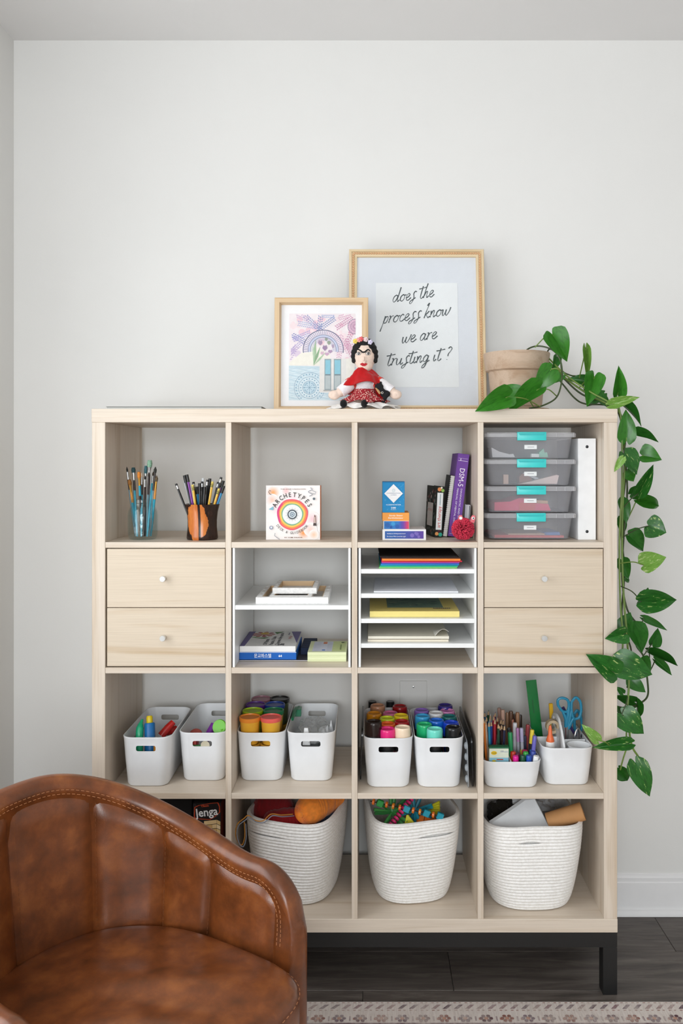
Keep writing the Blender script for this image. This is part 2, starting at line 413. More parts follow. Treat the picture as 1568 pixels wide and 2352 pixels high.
# ------------------------------------------------------------------ rug
def rugmat():
    m, N, L, b = nt('faded_rug'); a = N.new('ShaderNodeAttribute'); a.attribute_name = 'Col'
    v = coords(N, L); f = tex(N, L, v, 14, 5, .7); f2 = tex(N, L, coords(N, L, (260, 30, 30)), 1, 2)
    base_ = lin('#d6cac2')
    r = ramp(N, [(.38, (0, 0, 0)), (.62, (1, 1, 1))]); L.new(f, r.inputs[0])
    mx = N.new('ShaderNodeMix'); mx.data_type = 'RGBA'; mx.inputs['B'].default_value = (*base_, 1)
    k = N.new('ShaderNodeMath'); k.operation = 'MULTIPLY'; k.inputs[1].default_value = .62; L.new(r.outputs[0], k.inputs[0]); L.new(k.outputs[0], mx.inputs['Factor'])
    L.new(a.outputs['Color'], mx.inputs['A'])
    r2 = ramp(N, [(.3, (.82, .8, .79)), (.65, (1, 1, 1))]); L.new(f2, r2.inputs[0])
    m2 = N.new('ShaderNodeMix'); m2.data_type = 'RGBA'; m2.blend_type = 'MULTIPLY'; m2.inputs['Factor'].default_value = .8
    L.new(mx.outputs['Result'], m2.inputs['A']); L.new(r2.outputs[0], m2.inputs['B']); L.new(m2.outputs['Result'], b.inputs['Base Color'])
    b.inputs['Roughness'].default_value = .95; b.inputs['Specular IOR Level'].default_value = .1; bump(N, L, b, f2, .5, .002); return m
RUG = rugmat()
rug = T('area_rug', 'cream low-pile rug with a faded brown and mauve oriental border', 'rug', (.4, .9, 0))
O('pile', box(B(), -1.08, 1.95, -.5, 2.345, .0005, .0075, .002), mat('rug_cream', '#d9cec7', .95, var=.08, vs=60, bmp=.5, bs=500), rug)
cv = Canvas(.00002)
cv.rect(-1.078, -.498, 1.948, 2.3425, '#dbd1ca')
x = -1.05; cv.k += 1; cv.hold = True
while x < 1.93:                                   # slanted dashes, then a row of rosettes, then the inner field
    c = random.choice(['#6f5c62', '#7b6a70', '#93787a', '#a58e8a'])
    cv.poly([(x, 2.312), (x+.012, 2.312), (x+.028, 2.330), (x+.016, 2.330)], c)
    for yv in (2.336, 2.3045): cv.rect(x+.002, yv, x+.009, yv+.003, '#9c6f63'); cv.rect(x+.016, yv, x+.022, yv+.003, '#a58478')
    x += .0305
x = -1.03; k = 0
while x < 1.92:
    c = ['#6b5055', '#93695f', '#7c6a72'][k % 3]; k += 1
    for a in range(6):
        cv.disc(x+.013*math.cos(a*PI/3), 2.272+.011*math.sin(a*PI/3), .0055, c, 8)
    cv.disc(x, 2.272, .006, '#b98c78', 8); cv.rect(x+.026, 2.262, x+.03, 2.28, '#a99'.replace('#a99', '#aa9999')); cv.rect(x+.036, 2.266, x+.044, 2.274, '#b77f6c')
    x += .056
cv.hold = False
for yv, c in ((2.247, '#7a666b'), (2.235, '#b09a92'), (1.95, '#7a666b')): cv.rect(-1.05, yv, 1.92, yv+.006, c)
cv.rect(-1.0, -.4, 1.87, 1.94, '#cbb5aa'); cv.k += 1; cv.hold = True
for i in range(26):
    for j in range(20): cv.disc(-.9+i*.108, -.3+j*.11, .03, ['#8d6f70', '#b28a7a', '#9b8f95'][(i+j) % 3], 6)
cv.build(rug, LT(0, 0, .0076) @ FLAT, 'woven_pattern', RUG)
# ------------------------------------------------------------------ leather tub chair
def leather():
    m, N, L, b = nt('brown_leather'); v = coords(N, L)
    a = tex(N, L, v, 15, 6, .6, .15); d = tex(N, L, v, 45, 3, .6)
    r = ramp(N, [(.3, lin('#5a3016')), (.5, lin('#763f1d')), (.7, lin('#935529'))]); L.new(a, r.inputs[0])
    r2 = ramp(N, [(.3, (.86, .85, .84)), (.6, (1, 1, 1))]); L.new(d, r2.inputs[0])
    mx = N.new('ShaderNodeMix'); mx.data_type = 'RGBA'; mx.blend_type = 'MULTIPLY'; mx.inputs['Factor'].default_value = .7
    L.new(r.outputs[0], mx.inputs['A']); L.new(r2.outputs[0], mx.inputs['B']); L.new(mx.outputs['Result'], b.inputs['Base Color'])
    b.inputs['Roughness'].default_value = .3; b.inputs['Specular IOR Level'].default_value = .6
    vo = N.new('ShaderNodeTexVoronoi'); vo.inputs['Scale'].default_value = 420; L.new(v, vo.inputs['Vector'])
    bump(N, L, b, vo.outputs['Distance'], .12, .0006); return m
LEA = leather(); THR = mat('tan_thread', '#b87c52', .7); THD = mat('brown_thread', '#7d4c2b', .7)
CH_R, CH_T, CH_HB, CH_HA, CH_S1, CH_S2, CH_ARM, CH_RC = .2822, .05, .8093, .6304, .0348, .5348, .2046, .103
CH_S = PI/2*CH_R+CH_ARM
chair = T('tub_chair', 'brown leather tub armchair with channelled back and stitched rim', 'armchair', (-.4836, 1.6399, .0096), 1.0105)
def ch_plan(s, off):
    a = max(-PI/2, min(PI/2, s/CH_R)); e = max(abs(s)-PI/2*CH_R, 0)
    return Vector((CH_R*math.sin(a)-math.sin(a)*off, CH_R*math.cos(a)-e-math.cos(a)*off))
def sst(a, b, x):
    t = max(0, min(1, (x-a)/(b-a))); return t*t*(3-2*t)
def ch_flat(s): return CH_HB+(CH_HA-CH_HB)*sst(CH_S1, CH_S2, abs(s))-.0075
def ch_top(s):
    h = CH_HB+(CH_HA-CH_HB)*sst(CH_S1, CH_S2, abs(s)); d = max(0, min(CH_RC, abs(s)-(CH_S-CH_RC)))
    return h-CH_RC+math.sqrt(max(0, CH_RC**2-d*d))-.0075
def lean(z, s):
    return .03*max(0, min(1, (ch_flat(s)-.10-z)/.28))        # inner face comes forward lower down
def ch_in(s, z, off=0):
    p = ch_plan(s, lean(z, s)+off); return Vector((p.x, p.y, z))
SEAM_D = .04                                                 # panel edge lies this far inside the outline
seams = [-CH_S+.0405, -.47, -.36, -.21, -.035, .15, .305, .42, CH_S-.0405]
# shell: rim band and outer face swept along the U
bm = B(); rings = []; NS = 120
def ring_at(s, sh=0, fw=0):
    z = ch_top(s); zs = z-SEAM_D; r = []
    for q in range(6): zz = .30+(zs-.30)*q/5; r.append((lean(zz, s)-((.012 if q < 5 else .004) if abs(s) < CH_S-.045 else .002), zz))
    for q in range(9):
        a = PI*q/8; r.append((-CH_T/2+ (CH_T/2)*math.cos(a)*(1 if q < 5 else 1.12), zs+.006+(SEAM_D-.006)*math.sin(a)**.8))
    for q in range(1, 7): zz = zs-(zs-.05)*q/6; r.append((-CH_T*1.06+.004*q/6, zz))
    out = []
    for o, zz in r:
        p = ch_plan(s, o*(1-sh)-CH_T/2*sh); out.append((p.x, p.y-fw, zz if zz < .31 else zz-sh*.01))
    return out
ss_ = [-CH_S+2*CH_S*i/NS for i in range(NS+1)]
rings = [ring_at(-CH_S, .75, .012), ring_at(-CH_S, .35, .009)]+[ring_at(s) for s in ss_]+[ring_at(CH_S, .35, .009), ring_at(CH_S, .75, .012)]
loft(bm, rings, True, True, True)
O('shell', bm, LEA, chair, world=False, smooth=50)
# one padded panel per channel, with rounded edges that dive into the seams
for a, c in zip(seams, seams[1:]):
    bm = B(); rings = []; n = 18; m = 16
    for i in range(n+1):
        s = a+(c-a)*i/n; f = i/n; ring = []
        zt = ch_top(s)-SEAM_D
        if abs(s) > CH_S-CH_RC:                              # rounded front corner of the arm panel
            d = abs(s)-(CH_S-CH_RC); rr = CH_RC-SEAM_D; zt = ch_flat(s)-CH_RC+math.sqrt(max(0, rr*rr-min(d, rr)**2))
        pil = (1-abs(2*f-1)**5)
        for j in range(m+1):
            g = j/m; z = .36+(zt-.36)*g; ed = 1-max(0, (g-.93)/.07)**3
            ring.append(ch_in(s, z, -.0085+.0145*pil*ed))
        rings.append(ring)
    loft(bm, rings, False, False, False)
    O('back_panel', bm, LEA, chair, world=False, smooth=60)
# stitching: two rows along the inner rim, one beside every channel seam
bm = B()
def stitch(pts, ln=.0055, gap=.003, r=.0007):
    acc = 0; on = True; cur = [pts[0]]
    for p, q in zip(pts, pts[1:]):
        acc += (q-p).length
        if acc > (ln if on else gap):
            if on and (q-cur[0]).length > 0: tube(bm, [cur[0], q], r, 4)
            on = not on; acc = 0; cur = [q]
def rimline(dz, off):
    o = []
    sf = CH_S-CH_RC; rr = CH_RC-dz; path = []
    for i in range(60): path.append((sf+rr, .47+(ch_flat(CH_S)-CH_RC-.47)*i/59))
    for i in range(1, 60): a = PI/2*i/60; path.append((sf+rr*math.cos(a), ch_flat(CH_S)-CH_RC+rr*math.sin(a)))
    half = path+[(sf-sf*i/250, ch_flat(sf-sf*i/250)-dz) for i in range(251)]
    for sg, pts in ((1, half), (-1, half[::-1][1:])):
        for s, z in pts:
            p = ch_plan(sg*s, off if s < sf else max(off, lean(z, s)-.0015)); o.append(Vector((p.x, p.y, z)))
    return o
stitch(rimline(.027, .0012)); stitch(rimline(.036, .0012))
tag(O('stitching', bm, THR, chair, world=False, smooth=0), kind='stuff'); bm = B()
for s in seams[1:-1]:
    stitch([ch_in(s+.007, .38+(ch_top(s)-.045-.38)*i/120, .0045) for i in range(121)], r=.0005)
tag(O('stitching', bm, THD, chair, world=False, smooth=0), kind='stuff')
# seat cushion
bm = B(); N_ = 72
def seat_out(a, k):
    x = math.cos(a); y = math.sin(a); w, d = .262*k, .30*k
    p = 2.25 if y > 0 else 4.5
    r = (abs(x)**p+abs(y)**p)**(-1/p); return (w*r*x, -.035+(d if y > 0 else .27*k)*r*y)
prof = [(.97, .30), (1.0, .33), (1.005, .40), (1.0, .432), (.985, .447), (.965, .452), (.93, .457)]+[(.93-.93*q/14, .457+.018*math.sin(PI/2*q/14)) for q in range(1, 14)]
rings = []
for k, z in prof:
    ring = []
    for i in range(N_):
        a = 2*PI*i/N_; x, y = seat_out(a, k); dz = 0
        if z > .455:
            w = (1-k)
            u = x*.8+y*.6; dz = .006*math.sin(u*34+1.3*math.sin(x*9))*min(1, w*3.5)*math.exp(-((x-.02)**2+(y+.1)**2)/.03)
            dz += .004*noise.noise(Vector((x*7, y*7, 1)))*min(1, w*6)
        ring.append((x, y, z+dz))
    rings.append(ring)
loft(bm, rings)
seat = O('seat_cushion', bm, LEA, chair, world=False, smooth=60)
bm = B(); pts = [Vector((*seat_out(2*PI*i/140, 1.004), .44)) for i in range(141)]; stitch([p for q, r_ in zip(pts, pts[1:]) for p in (q, (q+r_)/2)]); 
tag(O('stitching', bm, THR, seat, world=False, smooth=0), kind='stuff')
O('underframe', (lambda bm: (lathe(bm, [(.24, .05), (.245, .06), (.245, .29), (.2, .30)], 40, (0, -.02, 0)), bm)[1])(B()), mat('black_lining', '#1c1714', .8), chair, world=False)
O('swivel_base', (lambda bm: (lathe(bm, [(.21, 0), (.215, .006), (.2, .018), (.06, .024), (.045, .05)], 40), bm)[1])(B()), BLK, chair, world=False)
# ------------------------------------------------------------------ on top of the bookcase
TOP = Z1
# flat magazine
mg = T('magazine', 'thin grey magazine lying flat on top of the bookcase', 'magazine', (-.53, 2.52, TOP))
O('pages', box(B(), -.738, -.302, 2.405, 2.62, TOP, TOP+.006, .001), paper('#cfcfcb'), mg)
O('cover', box(B(), -.74, -.30, 2.402, 2.622, TOP+.006, TOP+.0075, .0005), paper('#8f918e'), mg)
# ---- framed prints
FRW = wood('frame_oak', '#dcbf98', '#cba679', 'x', fine=2); FRZ = wood('frame_oak_z', '#dcbf98', '#cba679', 'z', fine=2)
PINE = wood('frame_pine', '#e6cfa8', '#d8bb8b', 'x', fine=2); PINEZ = wood('frame_pine_z', '#e6cfa8', '#d8bb8b', 'z', fine=2)
def picture_frame(t, W, H, fw, depth, mx, mz, steps):
    """local: x right, z up, front at y=0; mitred bars with a stepped profile (in from the edge, forward)"""
    for side in range(4):
        bm = B(); rings = []
        for e in (0, 1):
            r = []
            for d, y in steps:
                if side == 0: r.append((-W/2+d if e == 0 else W/2-d, y, H-d))
                elif side == 1: r.append((-W/2+d if e == 0 else W/2-d, y, d))
                elif side == 2: r.append((-W/2+d, y, d if e == 0 else H-d))
                else: r.append((W/2-d, y, d if e == 0 else H-d))
            rings.append(r)
        loft(bm, rings); O('frame_bar', bm, mx if side < 2 else mz, t, world=False, smooth=20)
    O('backing', box(B(), -W/2+.003, W/2-.003, depth-.004, depth, .003, H-.003), paper('#8a7a66'), t, world=False)
big = T('framed_quote', 'large beaded pine frame with a handwritten quote on white paper', 'framed print', (PX(959.5, 2.665), 2.665, TOP+.0036))
big.rotation_euler = (math.radians(-8.5), 0, 0)
BW, BH = .434, .5395
st = [(0, .022), (0, .002), (.002, 0), (.008, 0), (.009, .004), (.018, .004), (.019, .001), (.025, .002), (.026, .008), (.026, .022)]
picture_frame(big, BW, BH, .026, .022, PINE, PINEZ, st)
bm = B(); bl = []
d = .0135; n = 52
for i in range(n): bl += [(-BW/2+d+(BW-2*d)*(i+.5)/n, BH-d), (-BW/2+d+(BW-2*d)*(i+.5)/n, d)]
n = 64
for i in range(n): bl += [(-BW/2+d, d+(BH-2*d)*(i+.5)/n), (BW/2-d, d+(BH-2*d)*(i+.5)/n)]
for x, z in bl: ball(bm, (x, .003, z), .0042, (1, .7, 1), 1)
tag(O('wooden_beads', bm, mat('bead_wood', '#d8ab80', .5, var=.1), big, world=False), 'row of small pinkish wooden beads inlaid in the frame', kind='stuff')
O('mat_board', box(B(), -BW/2+.025, BW/2-.025, .009, .012, .025, BH-.025), paper('#dfe3e9'), big, world=False)
O('print_sheet', box(B(), -.131, .131, .0078, .009, .0853, .4283, .0002), paper('#eceff0'), big, world=False)
G = {'d': (1.15, [[(.75, .75), (.5, .98), (.15, .75), (.05, .3), (.25, .02), (.55, .25), (.8, .9)], [(1.0, 2.05), (.85, 1.0), (.75, .3), (.85, .02), (1.1, .25)]]),
 'o': (.92, [[(.5, .95), (.15, .7), (.08, .25), (.35, 0), (.65, .25), (.7, .7), (.5, .95), (.62, .8), (.95, .85)]]),
 'e': (.8, [[(.05, .35), (.4, .5), (.6, .8), (.4, .98), (.12, .65), (.15, .15), (.45, 0), (.85, .35)]]),
 's': (.8, [[(.85, 1.05), (.6, 1.15), (.4, .85), (.5, .45), (.5, 0), (.25, -.5), (0, -.5), (.05, -.2), (.4, 0), (.8, .25)]]),
 't': (.7, [[(.4, 1.75), (.25, .6), (.25, .1), (.45, 0), (.7, .25)], [(-.2, 1.4), (.35, 1.45), (1.0, 1.55)]]),
 'h': (.88, [[(.4, 2.05), (.15, .8), (.05, 0)], [(.08, .3), (.35, .85), (.55, .85), (.5, .3), (.6, 0), (.85, .25)]]),
 'p': (.88, [[(.25, 1.05), (.1, 0), (-.12, -1.1)], [(.12, .2), (.3, .8), (.6, .95), (.7, .6), (.5, .1), (.2, .05)]]),
 'r': (.65, [[(0, .9), (.15, .95), (.1, .4), (.05, 0)], [(.08, .4), (.3, .85), (.6, .95)]]),
 'c': (.75, [[(.6, .8), (.4, .98), (.1, .65), (.12, .15), (.4, 0), (.8, .3)]]),
 'k': (.88, [[(.2, 1.75), (.45, 2.1), (.35, 1.5), (.2, .9), (.05, 0)], [(.65, .95), (.35, .6), (.15, .45), (.4, .3), (.6, 0), (.85, .2)]]),
 'n': (.88, [[(.05, .95), (.1, .4), (.05, 0)], [(.08, .35), (.35, .9), (.55, .85), (.5, .3), (.6, 0), (.85, .25)]]),
 'w': (1.15, [[(.05, .9), (.05, .3), (.2, 0), (.45, .4), (.55, .85)], [(.52, .7), (.5, .25), (.7, 0), (1.0, .5), (1.15, 1.1)]]),
 'a': (.97, [[(.65, .8), (.4, .98), (.1, .65), (.08, .2), (.3, 0), (.6, .4), (.7, .9)], [(.7, .9), (.62, .3), (.75, 0), (.97, .25)]]),
 'u': (.92, [[(.05, .9), (.05, .3), (.2, 0), (.5, .3), (.65, .9)], [(.65, .9), (.6, .25), (.7, 0), (.95, .25)]]),
 'i': (.42, [[(.1, .9), (.05, .3), (.15, 0), (.42, .25)]]),
 'g': (.92, [[(.65, .8), (.4, .98), (.1, .65), (.1, .2), (.35, .05), (.6, .4), (.7, .9)], [(.7, .9), (.6, 0), (.4, -.65), (.1, -.8), (.1, -.5), (.5, -.1), (.95, .2)]]),
 '?': (.8, [[(.2, 1.6), (.45, 1.8), (.7, 1.55), (.55, 1.15), (.35, .85), (.32, .5)], [(.28, .08), (.29, 0)]]), ' ': (.55, [])}
cv = Canvas(.00002)
def qpos(px, py):                                     # photo pixel -> (u, v) on the leaning sheet
    Y = 2.70; return (PX(px, Y)-big.location.x, (PZ(py, Y)-TOP)/math.cos(math.radians(8.5))+.002)
for txt, xa, xb, ya, yb in (('does the', 900, 1000, 694.5, 680.5), ('process know', 877, 1036, 745, 724), ('we are', 921, 1006, 791.5, 779.5), ('trusting it ?', 885, 1037, 844.5, 829)):
    adv = sum(G[ch][0] for ch in txt); pen = 0
    a = Vector(qpos(xa+1, ya)); b_ = Vector(qpos(xb-3, yb)); du = (b_-a)/adv; xh = 16.5*2.7/F
    for ch in txt:
        for stq in G[ch][1]:
            pts = [a+du*(pen+q.x+.22*q.y)+Vector((0, q.y*xh)) for q in spline([(x, y, 0) for x, y in stq], 6)]
            nn = len(pts); w = [.0018+.0019*abs(math.sin(1.7+2.6*i/nn)) for i in range(nn)]
            cv.line(pts, w, '#2a3a3f')
        pen += G[ch][0]
cv.build(big, LT(0, .0077, 0), 'print', world=False)
O('glazing', box(B(), -BW/2+.025, BW/2-.025, .0045, .0055, .025, BH-.025), clear('frame_glass', '#ffffff', .035, .03), big, world=False)
# small framed collage
sm = T('framed_collage', 'smaller oak frame with a pastel collage of mandalas, tulips and a blue door', 'framed print', (PX(737, 2.575), 2.575, TOP+.002))
sm.rotation_euler = (math.radians(-3.5), 0, 0)
SW, SH = .2855, .351
picture_frame(sm, SW, SH, .02, .03, FRW, FRZ, [(0, .03), (0, .001), (.001, 0), (.0145, 0), (.0195, .012), (.0195, .03)])
O('mat_board', box(B(), -SW/2+.018, SW/2-.018, .016, .019, .018, SH-.018), paper('#f3f2f3'), sm, world=False)
cv = Canvas(.000004); AW, A0, A1 = .203, .0375, .305
AX0 = -SW/2+.0435; AX1 = AX0+AW
def U(x, y): return AX0+AW*x, A0+(A1-A0)*y            # 0..1 on the artwork
def rp(pts, c): cv.poly([U(*p) for p in pts], c)
rp([(0, 0), (1, 0), (1, 1), (0, 1)], '#f3e8ea')
for i in range(34):                                    # watercolour blooms
    x, y = random.random(), .45+.55*random.random(); x = min(max(x, .06), .94); y = min(max(y, .45), .93)
    c = '#f1ccd6' if random.random() < .6 else '#f4dfe2'
    if x < .3 and y < .75: c = '#e2cfe2'
    r_ = .02+.04*random.random(); u, v = U(x, y); cv.disc(u, v, min(r_*.22, .011), c, 10)
def sprig(x, y, ang, ln, col):
    k = int(ln/.028); cv.hold = True; cv.k += 1
    for i in range(k):
        for sgn in (-1, 0, 1):
            xx = x+math.cos(ang)*i*.028+math.cos(ang+sgn*1.2)*.03*abs(sgn); yy = y+math.sin(ang)*i*.028+math.sin(ang+sgn*1.2)*.024*abs(sgn)
            if .02 < xx < .98 and .42 < yy < .985:
                u, v = U(xx, yy); a = ang+sgn*.8; d = Vector((math.cos(a), math.sin(a)))*.0042; e = Vector((-d.y, d.x))*.4; p = Vector((u, v))
                cv.poly([tuple(p-d), tuple(p+e), tuple(p+d), tuple(p-e)], col)
for a in [(.45, .82, .5, .3, '#7486b8'), (.45, .82, 1.4, .2, '#6d82b8'), (.45, .82, 2.5, .3, '#7d89bd'), (.4, .85, 3.0, .28, '#a9b2d6'), (.05, .75, -.4, .25, '#7a84be'), (.06, .7, .3, .3, '#a39fd0'), (.02, .55, .6, .25, '#b3a6d2'), (.0, .48, .9, .2, '#c0a5cf'),
          (.95, .95, 3.6, .3, '#c67aa6'), (.98, .85, 4.2, .3, '#c87ba5'), (.85, .7, 5.2, .3, '#cc86a8'), (.78, .75, 4.6, .3, '#d8a4c2'), (.9, .55, 2.2, .2, '#dba8c0'), (.97, .62, 3.2, .25, '#dba0bd'), (.75, .95, .2, .2, '#dca7c4'), (.5, .98, .0, .2, '#a8b4d8'), (.12, .98, -.3, .2, '#d2b2d2')]: sprig(*a)
cv.hold = False; cv.k += 2
rp([(0, .4), (.0, .43), (.35, .65), (.62, .52), (.62, .4)], '#f4efe2')
cx_, cy_ = U(.515, .58)
for r0, r1, c in ((.060, .0625, '#4b4f78'), (.047, .060, '#e9dfe8'), (.0455, .047, '#565a86'), (.040, .0455, '#c9cfe6'), (.0385, .040, '#5c6390')): cv.ring(cx_, cy_, r0, r1, c, 48, -.15, PI+.15)
for i in range(34):
    a = -.1+(PI+.2)*i/33; cv.line([(cx_+.048*math.cos(a), cy_+.048*math.sin(a)), (cx_+.059*math.cos(a), cy_+.059*math.sin(a))], .0013, '#6d6f9a' if i > 14 else '#a3709c')
    cv.line([(cx_+.028*math.cos(a), cy_+.028*math.sin(a)), (cx_+.039*math.cos(a), cy_+.039*math.sin(a))], .001, '#8f9cc8')
u, v = U(1.0, .85)
for r0, r1, c in ((0, .024, '#e8c3d6'), (.0225, .024, '#5d5078'), (.014, .015, '#7a5f8c')): cv.ring(u, v, r0, r1, c, 24, PI/2, 1.5*PI)
for i in range(12): a = PI/2+PI*(i+.5)/12; cv.line([(u+.004*math.cos(a), v+.004*math.sin(a)), (u+.022*math.cos(a), v+.022*math.sin(a))], .001, '#a0608f')
rp([(0, 0), (1, 0), (1, .38), (0, .4)], '#dbe9ef')
for i in range(26):
    y = .012+.014*i; cv.line([U(x/30, y+.005*math.sin(x*.9+i*1.7)) for x in range(31)], .0008, '#86b4cb' if i % 2 else '#a9cbd8')
rp([(.0, .37), (1, .36), (1, .38), (0, .395)], '#c6dbe4')
u, v = U(.31, .145)
for r_, c in ((.047, '#cfe3ec'), (.0335, '#dceaf0'), (.021, '#c8dfea')):
    cv.disc(u, v, min(r_, .036), c, 40) if r_ < .04 else None
    cv.ring(u, v, r_-.001, r_, '#5f86a4', 40, 0 if r_ < .036 else -.8, 2*PI if r_ < .036 else PI+.9)
for k, rr in ((28, .041), (20, .027), (12, .0155)):
    for i in range(k):
        a = 2*PI*i/k; yy_ = v+rr*math.sin(a)
        if yy_ > A0+.004: cv.disc(u+rr*math.cos(a), yy_, .0022, '#7fa9c2', 6)
for i in range(8): a = PI*i/4; cv.line([(u, v), (u+.02*math.cos(a), v+.02*math.sin(a))], .0009, '#6f99b4')
rp([(.46, .09), (.86, .09), (.86, .48), (.46, .48)], '#e9e5e0'); rp([(.86, .1), (.99, .1), (.99, .49), (.86, .48)], '#f1ede4')
for x0_, x1_ in ((.535, .635), (.675, .785)):
    rp([(x0_, .12), (x1_, .12), (x1_, .475), (x0_, .475)], '#8c9ea4'); rp([(x0_+.012, .3), (x1_-.012, .3), (x1_-.012, .462), (x0_+.012, .462)], '#86c6d8')
    rp([(x0_+.012, .13), (x1_-.012, .13), (x1_-.012, .285), (x0_+.012, .285)], '#b9c3c4'); rp([(x0_+.012, .285), (x1_-.012, .285), (x1_-.012, .3), (x0_+.012, .3)], '#6a7c84')
rp([(.52, .105), (.8, .105), (.8, .12), (.52, .12)], '#a9a9a6')
for base_, tipp, w, c in (((.37, .4), (.40, .7), .05, '#9fbf97'), ((.37, .4), (.47, .62), .04, '#86ab80'), ((.37, .4), (.55, .55), .03, '#a9c79f'), ((.38, .45), (.36, .62), .03, '#b7cfae')):
    b0 = Vector(U(*base_)); t0 = Vector(U(*tipp)); d = (t0-b0); nrm = Vector((-d.y, d.x)).normalized()*AW*w*.5
    cv.poly([tuple(b0), tuple(b0+d*.5-nrm), tuple(t0), tuple(b0+d*.5+nrm)], c)
for x, y, w, h, c in ((.47, .66, .07, .07, '#a58cab'), (.54, .6, .08, .08, '#97789f'), (.6, .66, .06, .06, '#8d9c86'), (.62, .56, .07, .05, '#b08fb3'), (.5, .54, .06, .05, '#d9b3c6'), (.57, .53, .07, .05, '#cda5c0'), (.56, .7, .05, .05, '#8f9a8c'), (.66, .62, .04, .06, '#b49db8')):
    u, v = U(x, y); cv.poly([(u-AW*w*.5, v), (u, v-AW*h*.55), (u+AW*w*.5, v), (u+AW*w*.25, v+AW*h*.6), (u, v+AW*h*.35), (u-AW*w*.25, v+AW*h*.6)], c)
cv.build(sm, LT(0, .0158, 0), 'artwork', world=False)
O('glazing', box(B(), -SW/2+.018, SW/2-.018, .0125, .0135, .018, SH-.018), MATS['frame_glass'], sm, world=False)
# ------------------------------------------------------------------ cloth doll
DY = 2.455
dl = T('cloth_doll', 'seated cloth doll with black hair, flower crown, red shawl and red floral skirt', 'doll', (PX(837, DY), DY, TOP))
def D(px, py, dy=0): return Vector((PX(px, DY)-dl.location.x, dy, PZ(py, DY)-TOP))
mm = DY/F
SKIN = fabric('#ead2c2'); HAIRM = mat('black_yarn', '#0d0c0d', .85, var=.2, vs=200, bmp=.6, bs=700)
bm = B()
ball(bm, D(837, 818), 25.5*mm, (1, .86, 1.36), 3)               # head
ball(bm, D(837, 838, -.004), 20*mm, (1, .8, .9), 3)             # jaw
tube(bm, [D(837, 850), D(837, 872)], [.013, .02], 12)
ball(bm, D(837, 893), 24*mm, (1, .75, 1.35), 3)                 # torso
for pts, rs in (([D(815, 872), D(796, 890, -.012), D(777, 906, -.022)], [.014, .0155, .013]), ([D(858, 872), D(880, 888, -.012), D(904, 906, -.022)], [.014, .0155, .014])): tube(bm, pts, rs, 12)
for q in (D(768, 909, -.026), D(908, 908, -.026)): ball(bm, q, .0145, (1.25, .75, 1.0), 2)
for pts in ([D(829, 918), D(808, 929, -.028), D(791, 931, -.046)], [D(845, 918), D(842, 929, -.028), D(837, 931, -.046)]): tube(bm, pts, [.014, .010, .008], 10)
tube(bm, [D(837, 826, -.026), D(837, 835, -.028)], [.0025, .0035], 8)
ball(bm, D(837, 834, -.0265), .0045, (1, 1, 1.1), 1)
for ex in (812.5, 859.5): ball(bm, D(ex, 824, -.004), .0055, (.6, .5, 1.6), 1)
O('body', applied(bm, [('REMESH', dict(mode='VOXEL', voxel_size=.0026)), ('SMOOTH', dict(factor=.5, iterations=3))]), SKIN, dl, world=False, smooth=80)
bm = B()
for i in range(26):
    for j in range(7):
        a = 2*PI*i/26; e = -.35+j*.29
        p = D(837, 816)+Vector((27.5*mm*math.cos(a)*math.cos(e), .004+23.5*mm*math.sin(a)*math.cos(e), 36*mm*math.sin(e)))
        if p.y < .012*(-1) and (((p.x)/ (21*mm))**2+((p.z-D(0, 824).z)/(29*mm))**2 < 1): continue
        ball(bm, p, .0068, (1, 1, 1.2), 1)
hair = O('hair', applied(bm, [('REMESH', dict(mode='VOXEL', voxel_size=.003))]), HAIRM, dl, world=False, smooth=80)
bm = B()
for q in range(-6, 7):
    x = 837+q*3.6
    for dz in (0, 2.6): ball(bm, D(x, 790+q*q*.47+dz*1.2, -.0195+abs(q)*.0019), .0052, (1, .7, 1), 1)
O('hair_parting', applied(bm, [('REMESH', dict(mode='VOXEL', voxel_size=.0025))]), HAIRM, hair, world=False, smooth=80)
for px, py, c in ((816, 786, '#eed66a'), (829, 781, '#ea6f72'), (840, 782, '#e9d2d2'), (850, 788, '#d9d2ea'), (824, 783, '#f0a4a0')):
    bm = B()
    for k in range(5): a = 2*PI*k/5; ball(bm, D(px, py, -.021)+Vector((.0042*math.cos(a), 0, .0042*math.sin(a))), .004, (1, .6, 1), 1)
    ball(bm, D(px, py, -.0235), .003, (1, .8, 1), 1); O('crown_flower', bm, fabric(c), dl, world=False, smooth=80)
hc = D(837, 818); jc = D(837, 838, -.004)                      # embroidered face, laid onto the front of the head
def fp(px, py): q = D(px, py); return (q.x, q.z)
def sew(cv, name):
    o = cv.build(dl, None, name, world=False)
    for v in o.data.vertices:
        y = 0
        for c, rx, ry, rz in ((hc, 25.5*mm, .86*25.5*mm, 1.36*25.5*mm), (jc, 20*mm, 16*mm, 18*mm)):
            k = 1-((v.co.x-c.x)/rx)**2-((v.co.z-c.z)/rz)**2
            if k > 0: y = min(y, c.y-ry*math.sqrt(k))
        v.co.y = y-(.0024 if name == 'lips' else .0007)+v.co.y
cv = Canvas(.00005); bw = [(817, 806), (822, 804.5), (828, 808), (832, 811.5), (838, 811), (843, 806.5), (847, 806), (850, 810)]
bs = spline([(x, y, 0) for x, y in bw], 5); cv.line([fp(p.x, p.y) for p in bs], [mm*(1.2+2.4*math.sin(PI*i/(len(bs)-1))**.5) for i in range(len(bs))], '#0f0d0d'); sew(cv, 'eyebrow')
